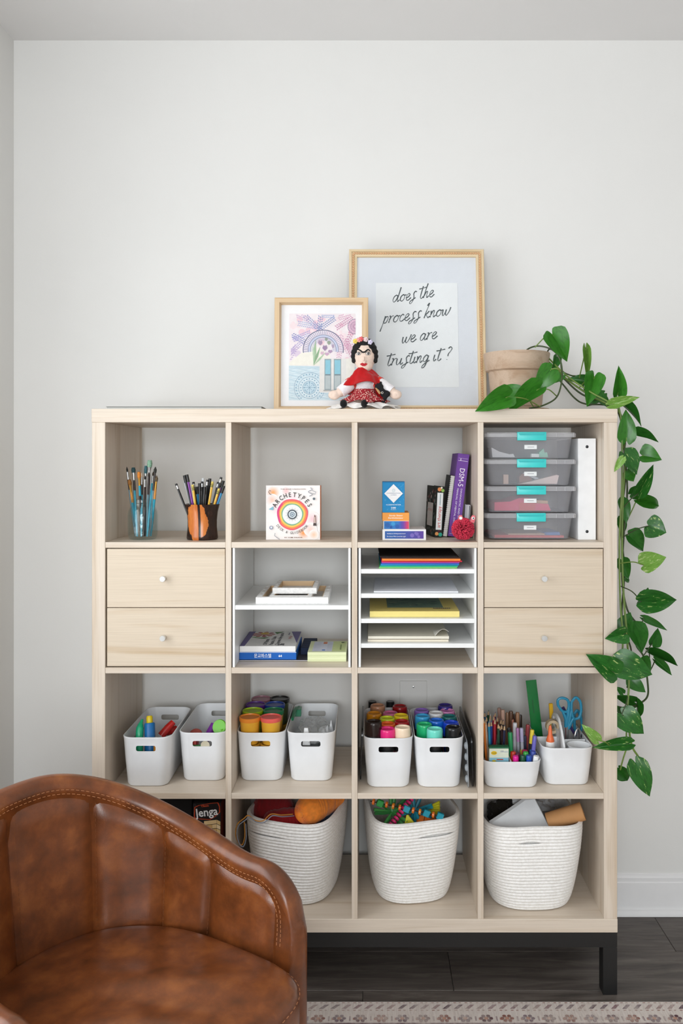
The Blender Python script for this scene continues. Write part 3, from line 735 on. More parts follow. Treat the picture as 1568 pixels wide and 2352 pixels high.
for ex in (823, 845):
    cv = Canvas(.00005); cv.disc(*fp(ex, 814.5), 5.8*mm, '#2a2320', 20, 4.2*mm); cv.disc(*fp(ex, 814.7), 5.0*mm, '#e9e2dc', 20, 3.4*mm); cv.disc(*fp(ex+.5, 814.4), 3.0*mm, '#3b3330', 16); cv.disc(*fp(ex-.3, 813.6), .9*mm, '#ffffff', 8); sew(cv, 'eye')
cv = Canvas(.00005); cv.poly([fp(*p) for p in ((826, 838.5), (831.5, 835.5), (835, 837), (838.5, 835.3), (844, 838.3), (838.5, 843), (832, 843))], '#b3101f'); sew(cv, 'lips')
O('nose', (lambda bm: (ball(bm, D(835, 827, -.0315), .004, (.75, .8, 1.9), 2), bm)[1])(B()), SKIN, dl, world=False, smooth=80)
RED = fabric('#b80d12')
bm = B(); rings = []                                            # shawl: draped collar with folds
for j in range(9):
    f = j/8; ring = []
    for i in range(48):
        a = 2*PI*i/48; fold = 1+.07*math.sin(5*a+f*3)*f+.05*math.sin(9*a)
        rx = (.017+.046*f**.8)*fold; ry = (.015+.024*f)*fold
        z = D(0, 848).z-f*.041-.010*f*math.cos(a)**2*(1)+.004*math.sin(4*a+1)*f+ (.006*math.sin(a*2) if f < .3 else 0)
        ring.append((D(837, 0).x+rx*math.cos(a), -.006+ry*math.sin(a)-.004*f, z))
    rings.append(ring)
loft(bm, rings, False, False)
O('shawl', applied(bm, [('SOLIDIFY', dict(thickness=.003))]), RED, dl, world=False, smooth=70)
O('shawl_tail', (lambda bm: (tube(bm, [D(858, 880, .004), D(868, 905, .0), D(872, 925, -.006)], [.01, .014, .011], 8), bm)[1])(B()), RED, dl, world=False, smooth=70)
O('shawl_tail', (lambda bm: (tube(bm, [D(806, 885, .006), D(806, 905, .0)], [.008, .011], 8), bm)[1])(B()), RED, dl, world=False, smooth=70)
BLO = fabric('#efeaec')
bm = B(); tube(bm, [D(837, 868), D(837, 880), D(837, 897)], [.024, .0315, .029], 20)
for v in bm.verts: v.co.y *= .8
O('blouse', bm, BLO, dl, world=False, smooth=70)
for pts in ([D(814, 874, -.002), D(798, 889, -.013), D(782, 902, -.02)], [D(860, 874, -.002), D(878, 886, -.013), D(898, 901, -.02)]):
    sv = O('sleeve', (lambda bm: (tube(bm, pts, [.0165, .0185, .0175], 14), bm)[1])(B()), BLO, dl, world=False, smooth=70)
    m_ = (pts[0]+pts[1])/2; dr = (pts[1]-pts[0]).normalized()
    O('ribbon', (lambda bm: (tube(bm, [m_-dr*.0045, m_+dr*.0045], [.0186, .0196], 14), bm)[1])(B()), fabric('#d8301c'), sv, world=False, smooth=60)
def floral():
    m, N, L, b = nt('floral_cotton'); v = coords(N, L); vo = N.new('ShaderNodeTexVoronoi'); vo.inputs['Scale'].default_value = 240; L.new(v, vo.inputs['Vector'])
    r = ramp(N, [(.28, lin('#f0d9c8')), (.36, lin('#a8202c')), (.8, lin('#8f1722'))]); L.new(vo.outputs['Distance'], r.inputs[0]); L.new(r.outputs[0], b.inputs['Base Color']); b.inputs['Roughness'].default_value = .9; return m
FLO = floral()
bm = B(); rings = []
for j in range(10):
    f = j/9; ring = []
    for i in range(56):
        a = 2*PI*i/56; fold = 1+.1*f*math.sin(8*a)+.05*f*math.sin(13*a)
        rx = (.03+.036*f**1.6)*fold; ry = (.026+.027*f)*fold
        ring.append((D(837, 0).x+rx*math.cos(a), -.010+ry*math.sin(a), max(.0015, D(0, 895).z-.036*f**.85+.004*f*math.sin(6*a))))
    rings.append(ring)
loft(bm, rings, False, False); O('skirt', applied(bm, [('SOLIDIFY', dict(thickness=.002))]), FLO, dl, world=False, smooth=70)
bm = B(); rings = []
for j in range(5):
    f = j/4; ring = []
    for i in range(90):
        a = 2*PI*i/90; fold = 1+.07*math.sin(9*a)+.04*math.sin(17*a+1)
        rx = (.058+.042*f)*fold; ry = (.045+.012*f)*fold
        ring.append((D(835, 0).x+rx*math.cos(a), -.008+ry*math.sin(a), .0195-.0125*f+.005*math.sin(9*a+2)*(.4+f*.6)))
    rings.append(ring)
loft(bm, rings, False, False); O('hem_frill', applied(bm, [('SOLIDIFY', dict(thickness=.0016))]), fabric('#f2eee9'), dl, world=False, smooth=70)
for px in (790, 837):
    bm = B(); ball(bm, D(px, 930, -.058), .0105, (1, .8, 1.15), 2); O('shoe', bm, fabric('#151314'), dl, world=False, smooth=70)
# toy animal under the doll's arm
pm_ = T('plush_monkey', 'tiny black plush animal tucked under the arm of the cloth doll', 'soft toy', D(874, 915, -.034)+dl.location)
BP = mat('black_plush', '#17161a', .95, var=.3, vs=250, bmp=.8, bs=900)
def MD(px, py, dy): return D(px, py, dy)-D(874, 915, -.034)
bm = B(); ball(bm, MD(884, 907, -.036), .0125, (1.2, .8, .9), 2); ball(bm, MD(870, 891, -.034), .012, (1.1, .8, .9), 2); ball(bm, MD(863, 884, -.03), .006, sub=1); ball(bm, MD(874, 883, -.032), .006, (.7, .6, 1.3), 1)
tube(bm, [MD(868, 893, -.036), MD(878, 902, -.036)], .009, 8); tube(bm, [MD(886, 912, -.036), MD(882, 920, -.038), MD(878, 927, -.038)], [.006, .005, .005], 8); tube(bm, [MD(862, 882, -.026), MD(861, 873, -.022)], .004, 6)
O('body', applied(bm, [('REMESH', dict(mode='VOXEL', voxel_size=.0022))]), BP, pm_, world=False, smooth=80)
bm = B(); ball(bm, MD(877, 905, -.0475), .0036, (1, .5, 1), 2); O('eye', bm, pl('#c9c4bc'), pm_, world=False)
bm = B(); ball(bm, MD(877, 905, -.0492), .002, (1, .5, 1), 2); O('pupil', bm, pl('#111111'), pm_, world=False)
bm = B(); tube(bm, [MD(862, 894, -.044), MD(868, 901, -.045), MD(872, 907, -.044)], [.0015, .0035, .003], 8); O('muzzle', bm, fabric('#b98f63'), pm_, world=False)
# ------------------------------------------------------------------ potted trailing plant
PY = 2.60
pp = T('trailing_houseplant', 'pothos in a whitewashed clay pot, its vines hanging down the bookcase side', 'potted plant', (PX(1186, PY), PY, TOP))
pc = pp.location
POTM = wood('whitewashed_clay', '#c9b19b', '#b3967c', 'x', rough=.85, fine=.8)
bm = B(); lathe(bm, [(.066, .006), (.07, .008), (.083, .122), (.086, .124), (.094, .128), (.1005, .178), (.0995, .181), (.094, .181), (.086, .13), (.076, .02), (.03, .016)], 48, pc)
O('pot', bm, POTM, pp)
bm = B(); lathe(bm, [(.075, 0), (.092, .003), (.098, .012), (.095, .012), (.07, .006)], 40, pc); O('saucer', bm, POTM, pp)
bm = B(); lathe(bm, [(.085, .155), (.088, .162), (.05, .168), (.001, .170)], 30, pc); O('soil', bm, mat('potting_soil', '#2d2119', .95, var=.4, vs=120, bmp=1, bs=200), pp)
def leafmat(name, c0, c1, c2, amt):
    m, N, L, b = nt(name); oi = N.new('ShaderNodeObjectInfo'); tc = N.new('ShaderNodeTexCoord')
    mp = N.new('ShaderNodeMapping'); mp.inputs['Scale'].default_value = (6, 2.2, 3); L.new(tc.outputs['Object'], mp.inputs[0])
    cx = N.new('ShaderNodeCombineXYZ'); mu = N.new('ShaderNodeMath'); mu.operation = 'MULTIPLY'; mu.inputs[1].default_value = 50; L.new(oi.outputs['Random'], mu.inputs[0]); L.new(mu.outputs[0], cx.inputs[1])
    ad = N.new('ShaderNodeVectorMath'); L.new(mp.outputs[0], ad.inputs[0]); L.new(cx.outputs[0], ad.inputs[1])
    f = tex(N, L, ad.outputs[0], 1.6, 5, .6, .8)
    r = ramp(N, [(.30, lin(c0)), (.52, lin(c1)), (amt, lin(c1)), (min(1, amt+.07), lin(c2))]); L.new(f, r.inputs[0])
    L.new(r.outputs[0], b.inputs['Base Color']); b.inputs['Roughness'].default_value = .32
    tr = N.new('ShaderNodeBsdfTranslucent'); L.new(r.outputs[0], tr.inputs[0]); ms = N.new('ShaderNodeMixShader'); ms.inputs[0].default_value = .22
    out = N['Material Output'] if 'Material Output' in N else [x for x in N if x.type == 'OUTPUT_MATERIAL'][0]
    L.new(b.outputs[0], ms.inputs[1]); L.new(tr.outputs[0], ms.inputs[2]); L.new(ms.outputs[0], out.inputs[0]); return m
LM = [leafmat('leaf_green', '#2c6a1d', '#3f8a28', '#77b04a', .85), leafmat('leaf_plain', '#26601f', '#347a28', '#5f9a45', .85), leafmat('leaf_variegated', '#23581f', '#2f7328', '#c9dc8b', .60), leafmat('leaf_pale', '#6d9c3a', '#84b350', '#dce6ac', .58)]
def leafmesh(m, fold, curl):
    bm = B(); NV, NU = 12, 4; rows = []
    for j in range(NV+1):
        v = j/NV; hw = .5*(min(1, (v+.03)/.16)**.55*(1-max(0, (v-.24)/.76)**1.75)*(1-.10*math.exp(-((v-.95)/.1)**2)) if v < 1 else 0)
        hw = max(hw, .002); row = []
        for i in range(-NU, NU+1):
            u = i/NU; x = hw*u; y = v-.17*math.sin(min(1, abs(u)*1.15)*PI*.62)*(1-v)**3
            z = fold*abs(u)*hw*1.6-curl*v*v+.02*math.sin(v*9+u*3)*abs(u)
            row.append(bm.verts.new((x, y, z)))
        rows.append(row)
    for a, b in zip(rows, rows[1:]):
        for i in range(2*NU): bm.faces.new((a[i], a[i+1], b[i+1], b[i]))
    me = applied(bm, [('SOLIDIFY', dict(thickness=.008))]); finish(me, m, 60); return me
LMESH = [[leafmesh(m, fo, cu) for fo, cu in ((.25, .12), (.45, .3), (.1, .2))] for m in LM]
rl = random.Random(3)
def leaf(bx, by, tx, ty, w, k, Y=2.47, tipdy=None, stem=None):
    dy = rl.uniform(-.03, .015) if tipdy is None else tipdy
    b0 = P3(bx, by, Y); t0 = P3(tx, ty, Y+dy); d = t0-b0; Ln = d.length*1.04
    n = Vector((rl.uniform(-.35, .35), -1, rl.uniform(0, .5))); ya = d.normalized(); za = (n-ya*n.dot(ya)).normalized(); xa = ya.cross(za)
    o = bpy.data.objects.new('leaf', LMESH[k][rl.randrange(3)]); COL.objects.link(o); o.parent = pp
    Mx = Matrix((xa, ya, za)).transposed().to_4x4(); Mx.translation = b0-pc
    ww = w*Y/F; o.matrix_basis = Mx @ Matrix.Diagonal((ww*1.18, Ln, Ln, 1))
    if stem:
        s0 = P3(stem[0], stem[1], stem[2] if len(stem) > 2 else Y+.02); mid = (s0+b0)/2+Vector((0, -.012, .008))
        bm = B(); tube(bm, spline([s0, mid, b0, b0+d*.08], 5), [.0017]*16, 6); O('petiole', bm, STEML if k in (0, 3) else STEMD, pp)
STEML = mat('stem_green', '#6f8a3c', .5, var=.15); STEMD = mat('stem_dark', '#3a4a25', .5, var=.2)
def vine(pts, r, m):
    bm = B(); q = spline([P3(*p) for p in pts], 6); tube(bm, q, r, 7); O('vine', bm, m, pp)
vine([(1195, 818, 2.56), (1215, 800, 2.53), (1240, 795, 2.5), (1270, 805, 2.48), (1287, 830, 2.47), (1290, 870, 2.46), (1278, 912, 2.45), (1245, 932, 2.44), (1215, 938, 2.43)], .0024, STEMD)
vine([(1245, 818, 2.60), (1275, 845, 2.56), (1300, 870, 2.53), (1350, 905, 2.5), (1395, 928, 2.47), (1421, 945, 2.46), (1432, 985, 2.46), (1434, 1060, 2.46), (1430, 1150, 2.46), (1428, 1260, 2.46), (1432, 1370, 2.45), (1440, 1470, 2.44), (1444, 1560, 2.44), (1441, 1640, 2.42), (1450, 1710, 2.41), (1466, 1740, 2.42), (1461, 1755, 2.42)], .0030, STEML)
vine([(1250, 825, 2.6), (1290, 865, 2.57), (1335, 905, 2.54), (1390, 926, 2.52), (1424, 950, 2.52), (1430, 1010, 2.52), (1440, 1120, 2.52), (1432, 1230, 2.52), (1428, 1330, 2.52), (1440, 1400, 2.51), (1465, 1440, 2.5), (1460, 1480, 2.5), (1478, 1510, 2.5), (1487, 1570, 2.5), (1486, 1600, 2.5), (1468, 1616, 2.5), (1440, 1626, 2.5), (1412, 1622, 2.5)], .0028, STEMD)
vine([(1240, 820, 2.62), (1290, 880, 2.6), (1320, 915, 2.57), (1345, 928, 2.54), (1395, 932, 2.53), (1424, 960, 2.54), (1437, 1080, 2.54), (1425, 1200, 2.54), (1434, 1310, 2.54), (1428, 1420, 2.54), (1450, 1500, 2.53), (1440, 1580, 2.52)], .0026, STEMD)
vine([(1255, 818, 2.58), (1300, 862, 2.5), (1355, 900, 2.46), (1400, 925, 2.43), (1424, 950, 2.43), (1428, 1100, 2.43), (1422, 1240, 2.43), (1424, 1380, 2.43), (1430, 1470, 2.42), (1424, 1540, 2.38)], .0026, STEML)
vine([(1441, 1640, 2.42), (1438, 1690, 2.40), (1442, 1705, 2.38), (1430, 1745, 2.39), (1424, 1768, 2.4)], .0022, STEML)
vine([(1255, 815, 2.6), (1262, 802, 2.58), (1285, 815, 2.57), (1290, 850, 2.56), (1310, 862, 2.56), (1330, 868, 2.57), (1345, 905, 2.57), (1352, 930, 2.58)], .0022, STEMD)
for a in [(1268, 768, 1302, 822, 48, 0, 2.49, -.02, (1228, 798, 2.5)), (1266, 848, 1233, 894, 44, 0, 2.46, -.01, (1290, 862, 2.47)), (1166, 912, 1100, 938, 46, 0, 2.37, -.02, (1240, 934, 2.43)), (1192, 906, 1143, 893, 36, 0, 2.44, .01, (1225, 935, 2.44)), (1237, 894, 1168, 937, 40, 0, 2.42, -.01, (1278, 910, 2.46)),
          (1278, 820, 1272, 850, 18, 1, 2.55), (1292, 862, 1262, 879, 18, 0, 2.5), (1357, 882, 1304, 868, 26, 1, 2.56), (1344, 800, 1350, 868, 16, 3, 2.52, 0, (1330, 868, 2.56)), (1364, 866, 1352, 925, 40, 0, 2.47, -.02, (1330, 890, 2.52)), (1372, 908, 1404, 934, 24, 1, 2.5), (1418, 906, 1424, 845, 27, 0, 2.44, -.02, (1404, 928, 2.46)),
          (1402, 930, 1466, 912, 22, 3, 2.43, -.02, (1392, 932, 2.46)), (1426, 930, 1477, 969, 18, 1, 2.46), (1438, 1010, 1440, 944, 37, 0, 2.43, -.01, (1430, 1030, 2.46)), (1455, 996, 1513, 1009, 20, 1, 2.5), (1475, 1047, 1517, 1050, 42, 0, 2.45, -.02, (1460, 1075, 2.48)), (1432, 1042, 1464, 1086, 47, 2, 2.42, -.01, (1434, 1010, 2.46)),
          (1430, 1052, 1411, 1082, 15, 3, 2.37), (1440, 1082, 1456, 1104, 30, 0, 2.47), (1466, 1132, 1500, 1072, 27, 2, 2.45, -.02, (1432, 1165, 2.46)), (1448, 1135, 1478, 1118, 26, 1, 2.52), (1462, 1148, 1522, 1163, 26, 0, 2.5, .02, (1440, 1195, 2.52)), (1489, 1208, 1528, 1222, 48, 2, 2.46, -.02, (1428, 1235, 2.46)), (1430, 1150, 1441, 1197, 24, 1, 2.5),
          (1443, 1230, 1482, 1262, 38, 1, 2.52), (1478, 1298, 1525, 1278, 42, 3, 2.44, -.02, (1424, 1294, 2.45)), (1428, 1288, 1442, 1328, 28, 1, 2.52), (1436, 1328, 1446, 1340, 9, 1, 2.5), (1474, 1384, 1489, 1354, 32, 1, 2.52), (1473, 1382, 1553, 1378, 46, 2, 2.44, -.02, (1424, 1346, 2.45)), (1478, 1420, 1535, 1446, 15, 1, 2.54, .0, (1468, 1440, 2.5)), (1428, 1450, 1446, 1408, 36, 1, 2.47),
          (1450, 1440, 1480, 1496, 42, 1, 2.47), (1434, 1456, 1396, 1467, 34, 2, 2.36, -.01, (1436, 1440, 2.42)), (1497, 1478, 1514, 1446, 26, 1, 2.54, 0, (1478, 1505, 2.5)), (1490, 1497, 1564, 1528, 18, 1, 2.54, 0, (1486, 1530, 2.5)), (1504, 1516, 1544, 1550, 17, 1, 2.54, 0, (1486, 1552, 2.5)), (1409, 1544, 1357, 1507, 48, 2, 2.35, -.01, (1428, 1540, 2.38)), (1418, 1520, 1497, 1548, 58, 2, 2.37, -.02, (1424, 1540, 2.38)),
          (1446, 1562, 1482, 1588, 28, 1, 2.49), (1472, 1518, 1492, 1542, 30, 1, 2.49), (1456, 1612, 1415, 1600, 22, 1, 2.52), (1461, 1611, 1465, 1659, 13, 1, 2.5), (1428, 1640, 1478, 1684, 50, 2, 2.40, -.02, (1441, 1600, 2.43)), (1372, 1700, 1341, 1668, 22, 3, 2.33, -.01, (1402, 1716, 2.36)), (1443, 1708, 1366, 1716, 26, 2, 2.355, -.01, (1450, 1695, 2.41)), (1459, 1752, 1494, 1829, 44, 2, 2.41, -.02), (1420, 1764, 1442, 1798, 28, 1, 2.44), (1430, 1592, 1416, 1578, 14, 1, 2.5), (1426, 1642, 1415, 1620, 12, 1, 2.48),
          (1385, 905, 1352, 930, 20, 1, 2.55), (1425, 1190, 1433, 1230, 20, 1, 2.54), (1438, 1500, 1428, 1530, 22, 1, 2.5)]:
    leaf(*a)
# ------------------------------------------------------------------ row 1: brushes and pencils
R1 = ST[0]+.0004
JX, JY = PX(328, 2.475), 2.475
jar = T('mason_jar', 'clear aqua glass jar holding paintbrushes', 'jar', (JX, JY, R1))
bm = B(); NJ = 40; rings = []
prof = [(.034, .0005), (.038, .003), (.0415, .010), (.0425, .03), (.0425, .07), (.041, .082), (.0365, .092), (.033, .095), (.0335, .0965), (.0355, .098), (.0335, .100), (.033, .103), (.035, .105), (.033, .107), (.0325, .115), (.0335, .1165), (.0315, .117), (.0305, .115), (.0305, .095), (.0345, .09), (.0385, .08), (.0398, .07), (.0398, .012), (.035, .006), (.01, .005)]
for k, (r_, z) in enumerate(prof):
    ring = []
    for i in range(NJ):
        a = 2*PI*i/NJ; rr = r_
        if .02 < z < .08 and k < 6: rr += .0006*math.cos(8*a+z*160)
        ring.append((JX+rr*math.cos(a), JY+rr*math.sin(a), R1+z))
    rings.append(ring)
loft(bm, rings); 
def jarglass():
    m, N, L, b = nt('aqua_glass'); tr = N.new('ShaderNodeBsdfTransparent'); tr.inputs[0].default_value = (*lin('#f6fbfb'), 1)
    gl = N.new('ShaderNodeBsdfGlossy'); gl.inputs['Roughness'].default_value = .06; fr_ = N.new('ShaderNodeFresnel'); fr_.inputs[0].default_value = 1.5
    ms = N.new('ShaderNodeMixShader'); mu = N.new('ShaderNodeMath'); mu.operation = 'MINIMUM'; mu.inputs[1].default_value = .09; L.new(fr_.outputs[0], mu.inputs[0]); L.new(mu.outputs[0], ms.inputs[0]); L.new(tr.outputs[0], ms.inputs[1]); L.new(gl.outputs[0], ms.inputs[2])
    bp = N.new('ShaderNodeBump'); bp.inputs['Strength'].default_value = .6; bp.inputs['Distance'].default_value = .002
    L.new(tex(N, L, coords(N, L), 90, 2), bp.inputs['Height']); L.new(bp.outputs[0], gl.inputs['Normal'])
    out = [x for x in N if x.type == 'OUTPUT_MATERIAL'][0]; L.new(ms.outputs[0], out.inputs[0]); return m
O('glass', bm, jarglass(), jar)
SILV = mat('ferrule_silver', '#b9bbbb', .3, .9); GOLD = mat('ferrule_brass', '#c89a4a', .35, .8)
AQUA = mat('aqua_lacquer', '#2f9fb8', .3, var=.1); DBR = mat('dark_brown_lacquer', '#2c211d', .3, var=.2); ORW = mat('orange_wood', '#c98a3f', .45, var=.15)
def stick(t, pts, r, m, name, n=8):
    bm = B(); tube(bm, pts, r, n); return O(name, bm, m, t, smooth=50)
#  tip px, tip py, dy, bristle len px, half width px, flat?, bristle colour, ferrule, upper handle, label
BR = [(291, 1072, -.01, 12, 2.2, 0, '#1d1f1c', SILV, DBR, 'thin round paintbrush with a black tip in the glass jar'), (306, 1074, .01, 12, 5, 1, '#26454a', SILV, DBR, 'flat paintbrush with a dark teal tip in the glass jar'),
      (319, 1084, -.015, 14, 4.2, 1, '#d07f2e', GOLD, AQUA, 'flat paintbrush with orange bristles and brass ferrule in the glass jar'), (297, 1102, -.018, 12, 4.5, 1, '#8a5a26', GOLD, ORW, 'short brush with brown fan bristles and an orange handle in the jar'),
      (344, 1057, 0, 16, 6, 1, '#7fa58c', SILV, DBR, 'tallest paintbrush with a wide pale green tip in the glass jar'), (335, 1070, .012, 18, 4, 1, '#39646c', SILV, DBR, 'flat brush with slate blue bristles beside the pale green one'),
      (357, 1072, 0, 14, 3.6, 0, '#2c2c28', DBR, DBR, 'round paintbrush with thick charcoal bristles in the glass jar'), (360, 1092, -.012, 14, 3.6, 0, '#5b4a34', GOLD, ORW, 'paintbrush with brown bristles and a golden ferrule at the jar side'),
      (326, 1086, .015, 10, 2.6, 1, '#cbb9a4', SILV, DBR, 'narrow brush with cream bristles standing in the glass jar'), (342, 1085, -.006, 10, 2.8, 0, '#3d332b', DBR, DBR, 'dark handled round brush in the middle of the glass jar'),
      (333, 1092, -.012, 9, 2.4, 0, '#2f2a27', SILV, DBR, 'small dark round brush leaning in the front of the jar'), (352, 1083, .014, 10, 2.2, 0, '#40362c', SILV, AQUA, 'fine brush with an aqua handle at the back of the jar')]
for tx, ty, dy, bl, hw, fl, bc, fe, hc_, lab in BR:
    tip = P3(tx, ty, JY+dy); k = (tx-328)/34
    bot = Vector((JX-.010*k*(-2.2)+.0, JY-dy*.8, R1+.008)); d = (tip-bot).normalized(); px_ = JY/F
    t = T('paintbrush', lab, 'paintbrush', bot, 0, 'paintbrushes in the jar'); t['label'] = lab
    a1 = tip-d*(bl*px_); a2 = a1-d*.022; a3 = a2-d*.03
    stick(t, [bot, bot+d*.04, a3], [.0022, .0034, .0036], [AQUA, DBR, AQUA, mat('pale_lacquer', '#b9c6c8', .3), AQUA, DBR, mat('slate_lacquer', '#5f7f8a', .3)][len(lab) % 7], 'handle'); stick(t, [a3, a2], [.0036, .0034], hc_, 'handle_tip')
    stick(t, [a2, a2+d*.011, a1], [.0034, .0032, hw*px_*.8 if fl else .003], fe, 'ferrule')
    bm = B(); v = tube(bm, [a1, a1+(tip-a1)*.5, tip], [hw*px_*.85, hw*px_, hw*px_*(.75 if fl else .15)], 10)
    if fl:
        for q in bm.verts: q.co.y = JY+dy+(q.co.y-JY-dy)*.45 if False else q.co.y
    O('bristles', bm, mat('bristle_'+bc[1:], bc, .8, var=.25, vs=300), t, smooth=50)
# wooden cup
VXc, VYc = PX(464.5, 2.475), 2.475
cup = T('wooden_cup', 'flared dark wooden cup with orange heartwood streaks holding pencils', 'pencil cup', (VXc, VYc, R1))
def cupmat():
    m, N, L, b = nt('two_tone_wood'); tc = N.new('ShaderNodeTexCoord'); sp = N.new('ShaderNodeSeparateXYZ'); L.new(tc.outputs['Object'], sp.inputs[0])
    v = coords(N, L, (1, 1, .25)); f = tex(N, L, v, 60, 4, .6)
    # orange patch on the side that faces the room: |x| against a width that swells in the middle
    def mth(op, a, b2=None):
        n = N.new('ShaderNodeMath'); n.operation = op
        for i, q in enumerate((a, b2)):
            if q is None: continue
            if isinstance(q, (int, float)): n.inputs[i].default_value = q
            else: L.new(q, n.inputs[i])
        return n.outputs[0]
    zc = mth('SUBTRACT', sp.outputs[2], .055); w = mth('SUBTRACT', .031, mth('MULTIPLY', mth('MULTIPLY', zc, zc), 7.0))
    w = mth('ADD', w, mth('MULTIPLY', mth('SUBTRACT', f, .5), .03)); ax = mth('ABSOLUTE', mth('ADD', sp.outputs[0], .008))
    ins = mth('LESS_THAN', ax, w); front = mth('LESS_THAN', sp.outputs[1], 0); ins = mth('MULTIPLY', ins, front)
    mid = mth('GREATER_THAN', mth('ABSOLUTE', mth('ADD', sp.outputs[0], mth('MULTIPLY', zc, .03))), .0035); ins = mth('MULTIPLY', ins, mid)
    r1 = ramp(N, [(.3, lin('#b85f28')), (.7, lin('#d9843f'))]); L.new(f, r1.inputs[0]); r2 = ramp(N, [(.3, lin('#120c0b')), (.7, lin('#3a211a'))]); L.new(f, r2.inputs[0])
    mx = N.new('ShaderNodeMix'); mx.data_type = 'RGBA'; L.new(ins, mx.inputs['Factor']); L.new(r2.outputs[0], mx.inputs['A']); L.new(r1.outputs[0], mx.inputs['B']); L.new(mx.outputs['Result'], b.inputs['Base Color'])
    b.inputs['Roughness'].default_value = .25; return m
bm = B(); lathe(bm, [(.043, 0), (.045, .004), (.0445, .012), (.042, .035), (.042, .055), (.0445, .08), (.0495, .1), (.0505, .102), (.047, .1025), (.041, .08), (.0385, .05), (.039, .01), (.02, .008)], 44)
O('body', bm, cupmat(), cup, world=False)
BLKP = pl('#141416'); YEL = pl('#e6b53c'); GRN = pl('#1f5a3a')
def pencil(tx, ty, dy, kind, lab):
    tip = P3(tx, ty, VYc+dy); k = (tx-460)/52
    bot = Vector((VXc+.026*k*.55-.002, VYc+dy*.4, R1+.011)); d = (tip-bot).normalized()
    t = T('pencil' if kind in 'byB' else 'pen', lab, 'pencil' if kind in 'byB' else 'pen', bot, 0, 'pencils and pens in the wooden cup')
    L_ = (tip-bot).length; body = {'b': BLKP, 'y': YEL, 'p': pl('#7d2c96'), 'u': pl('#2a8fc4'), 'c': clear('clear_pen', '#dfe3e6', .55), 'B': BLKP}[kind]
    stick(t, [bot+d*.006, bot+d*(L_-.014)], .0036, body, 'barrel', 6)
    stick(t, [bot, bot+d*.006], [.0006, .0034], pl('#222222'), 'tip', 6)
    if kind in 'yb':
        fe = stick(t, [bot+d*(L_-.016), bot+d*(L_-.006)], .0039, GRN if kind == 'y' else SILV, 'ferrule', 10)
        stick(t, [bot+d*(L_-.006), bot+d*L_], [.0037, .0034], pl('#d9c25c') if kind == 'y' else BLKP, 'eraser', 10)
        if kind == 'y':
            for q in (.0135, .009): stick(t, [bot+d*(L_-q), bot+d*(L_-q+.0018)], .0041, YEL, 'band', 10)
    else: stick(t, [bot+d*(L_-.022), bot+d*L_], [.0046, .0042], BLKP if kind != 'c' else body, 'cap', 10)
b_ = 'black pencil with a silver band and black eraser in the wooden cup'; y_ = 'yellow pencil with green banded ferrule in the wooden cup'; B_ = 'black pen with a plain cap in the wooden cup'; c_ = 'clear plastic pen in the wooden cup'
for a in [(404, 1111, -.006, 'b', b_), (423, 1092, .012, 'B', B_), (429, 1090, -.004, 'p', 'purple pen with a black cap in the wooden cup'), (444, 1107, .014, 'b', b_), (442, 1113, -.02, 'y', y_), (458, 1110, -.008, 'B', B_), (464, 1106, .012, 'b', b_), (476, 1102, .004, 'b', b_), (482, 1099, .018, 'B', B_), (488, 1106, -.016, 'y', y_), (501, 1107, .006, 'b', b_), (508, 1096, -.004, 'b', b_), (503, 1122, -.02, 'y', y_), (513, 1104, .014, 'p', 'purple pen leaning toward the divider from the wooden cup'), (514, 1116, 0, 'u', 'bright blue pen leaning toward the divider from the wooden cup'), (424, 1106, .016, 'c', c_), (466, 1098, .022, 'c', c_), (470, 1118, -.012, 'B', B_), (452, 1118, .02, 'u', 'blue pen half hidden among black pencils in the wooden cup')]: pencil(*a)
# ------------------------------------------------------------------ row 1: archetypes box
ax0, ax1 = PX(610.5, 2.45), PX(735, 2.45); AH = .157
ar = T('card_deck_box', 'square white box with a rainbow watercolour ring and arched title', 'box', ((ax0+ax1)/2, 2.475, R1))
O('carton', box(B(), ax0, ax1, 2.45, 2.50, R1, R1+AH, .0008), paper('#f2ece9'), ar)
O('edge_band', box(B(), ax1-.0002, ax1+.0003, 2.452, 2.498, R1+.001, R1+AH-.001), paper('#e08a5a'), ar)
cv = Canvas(.00003); w2 = (ax1-ax0)/2
def blob(x, y, r0, c0, c1):
    for k in range(6):
        t_ = k/5; A_, B2 = lin(c0), lin(c1); cv.disc(x, y, r0*(1-.8*t_), tuple(A_[i]*(1-t_)+B2[i]*t_ for i in range(3)), 22)
def clampd(x, y, r0): return max(-w2+r0, min(w2-r0, x)), max(r0, min(AH-r0, y))
for x, y, r0, c in ((-.058, .137, .021, '#f2ab6e'), (-.06, .115, .018, '#f3c6b4'), (.03, .02, .02, '#f2a05f'), (-.02, .14, .014, '#f4c0bf'), (.055, .06, .022, '#f6cdd0'), (.05, .03, .02, '#f5cfc4'), (-.05, .09, .02, '#f5dcdf'), (.06, .015, .015, '#f6cdb0'), (0, .12, .02, '#f7dde0')):
    x, y = clampd(x, y, r0); blob(x, y, r0, '#f2ece9', c)
O_, Oy = -.002, .0735
for r0, r1_, c in ((.040, .0445, '#e8556a'), (.0355, .041, '#ee8452'), (.031, .0365, '#f0c65a'), (.0275, .0318, '#7fb08c')): cv.ring(O_, Oy, r0, r1_, c, 48, wob=.018)
cv.ring(O_, Oy, .039, .0445, '#d8427f', 16, 2.3, 3.7, .018); cv.disc(O_, Oy, .0280, '#f7f6f4', 40)
for i in range(28): a = 2*PI*i/28; l_ = .022 if i % 2 else .0185; cv.line([(O_+.011*math.cos(a), Oy+.011*math.sin(a)), (O_+l_*math.cos(a), Oy+l_*math.sin(a))], [.0012, .0002], '#39424f')
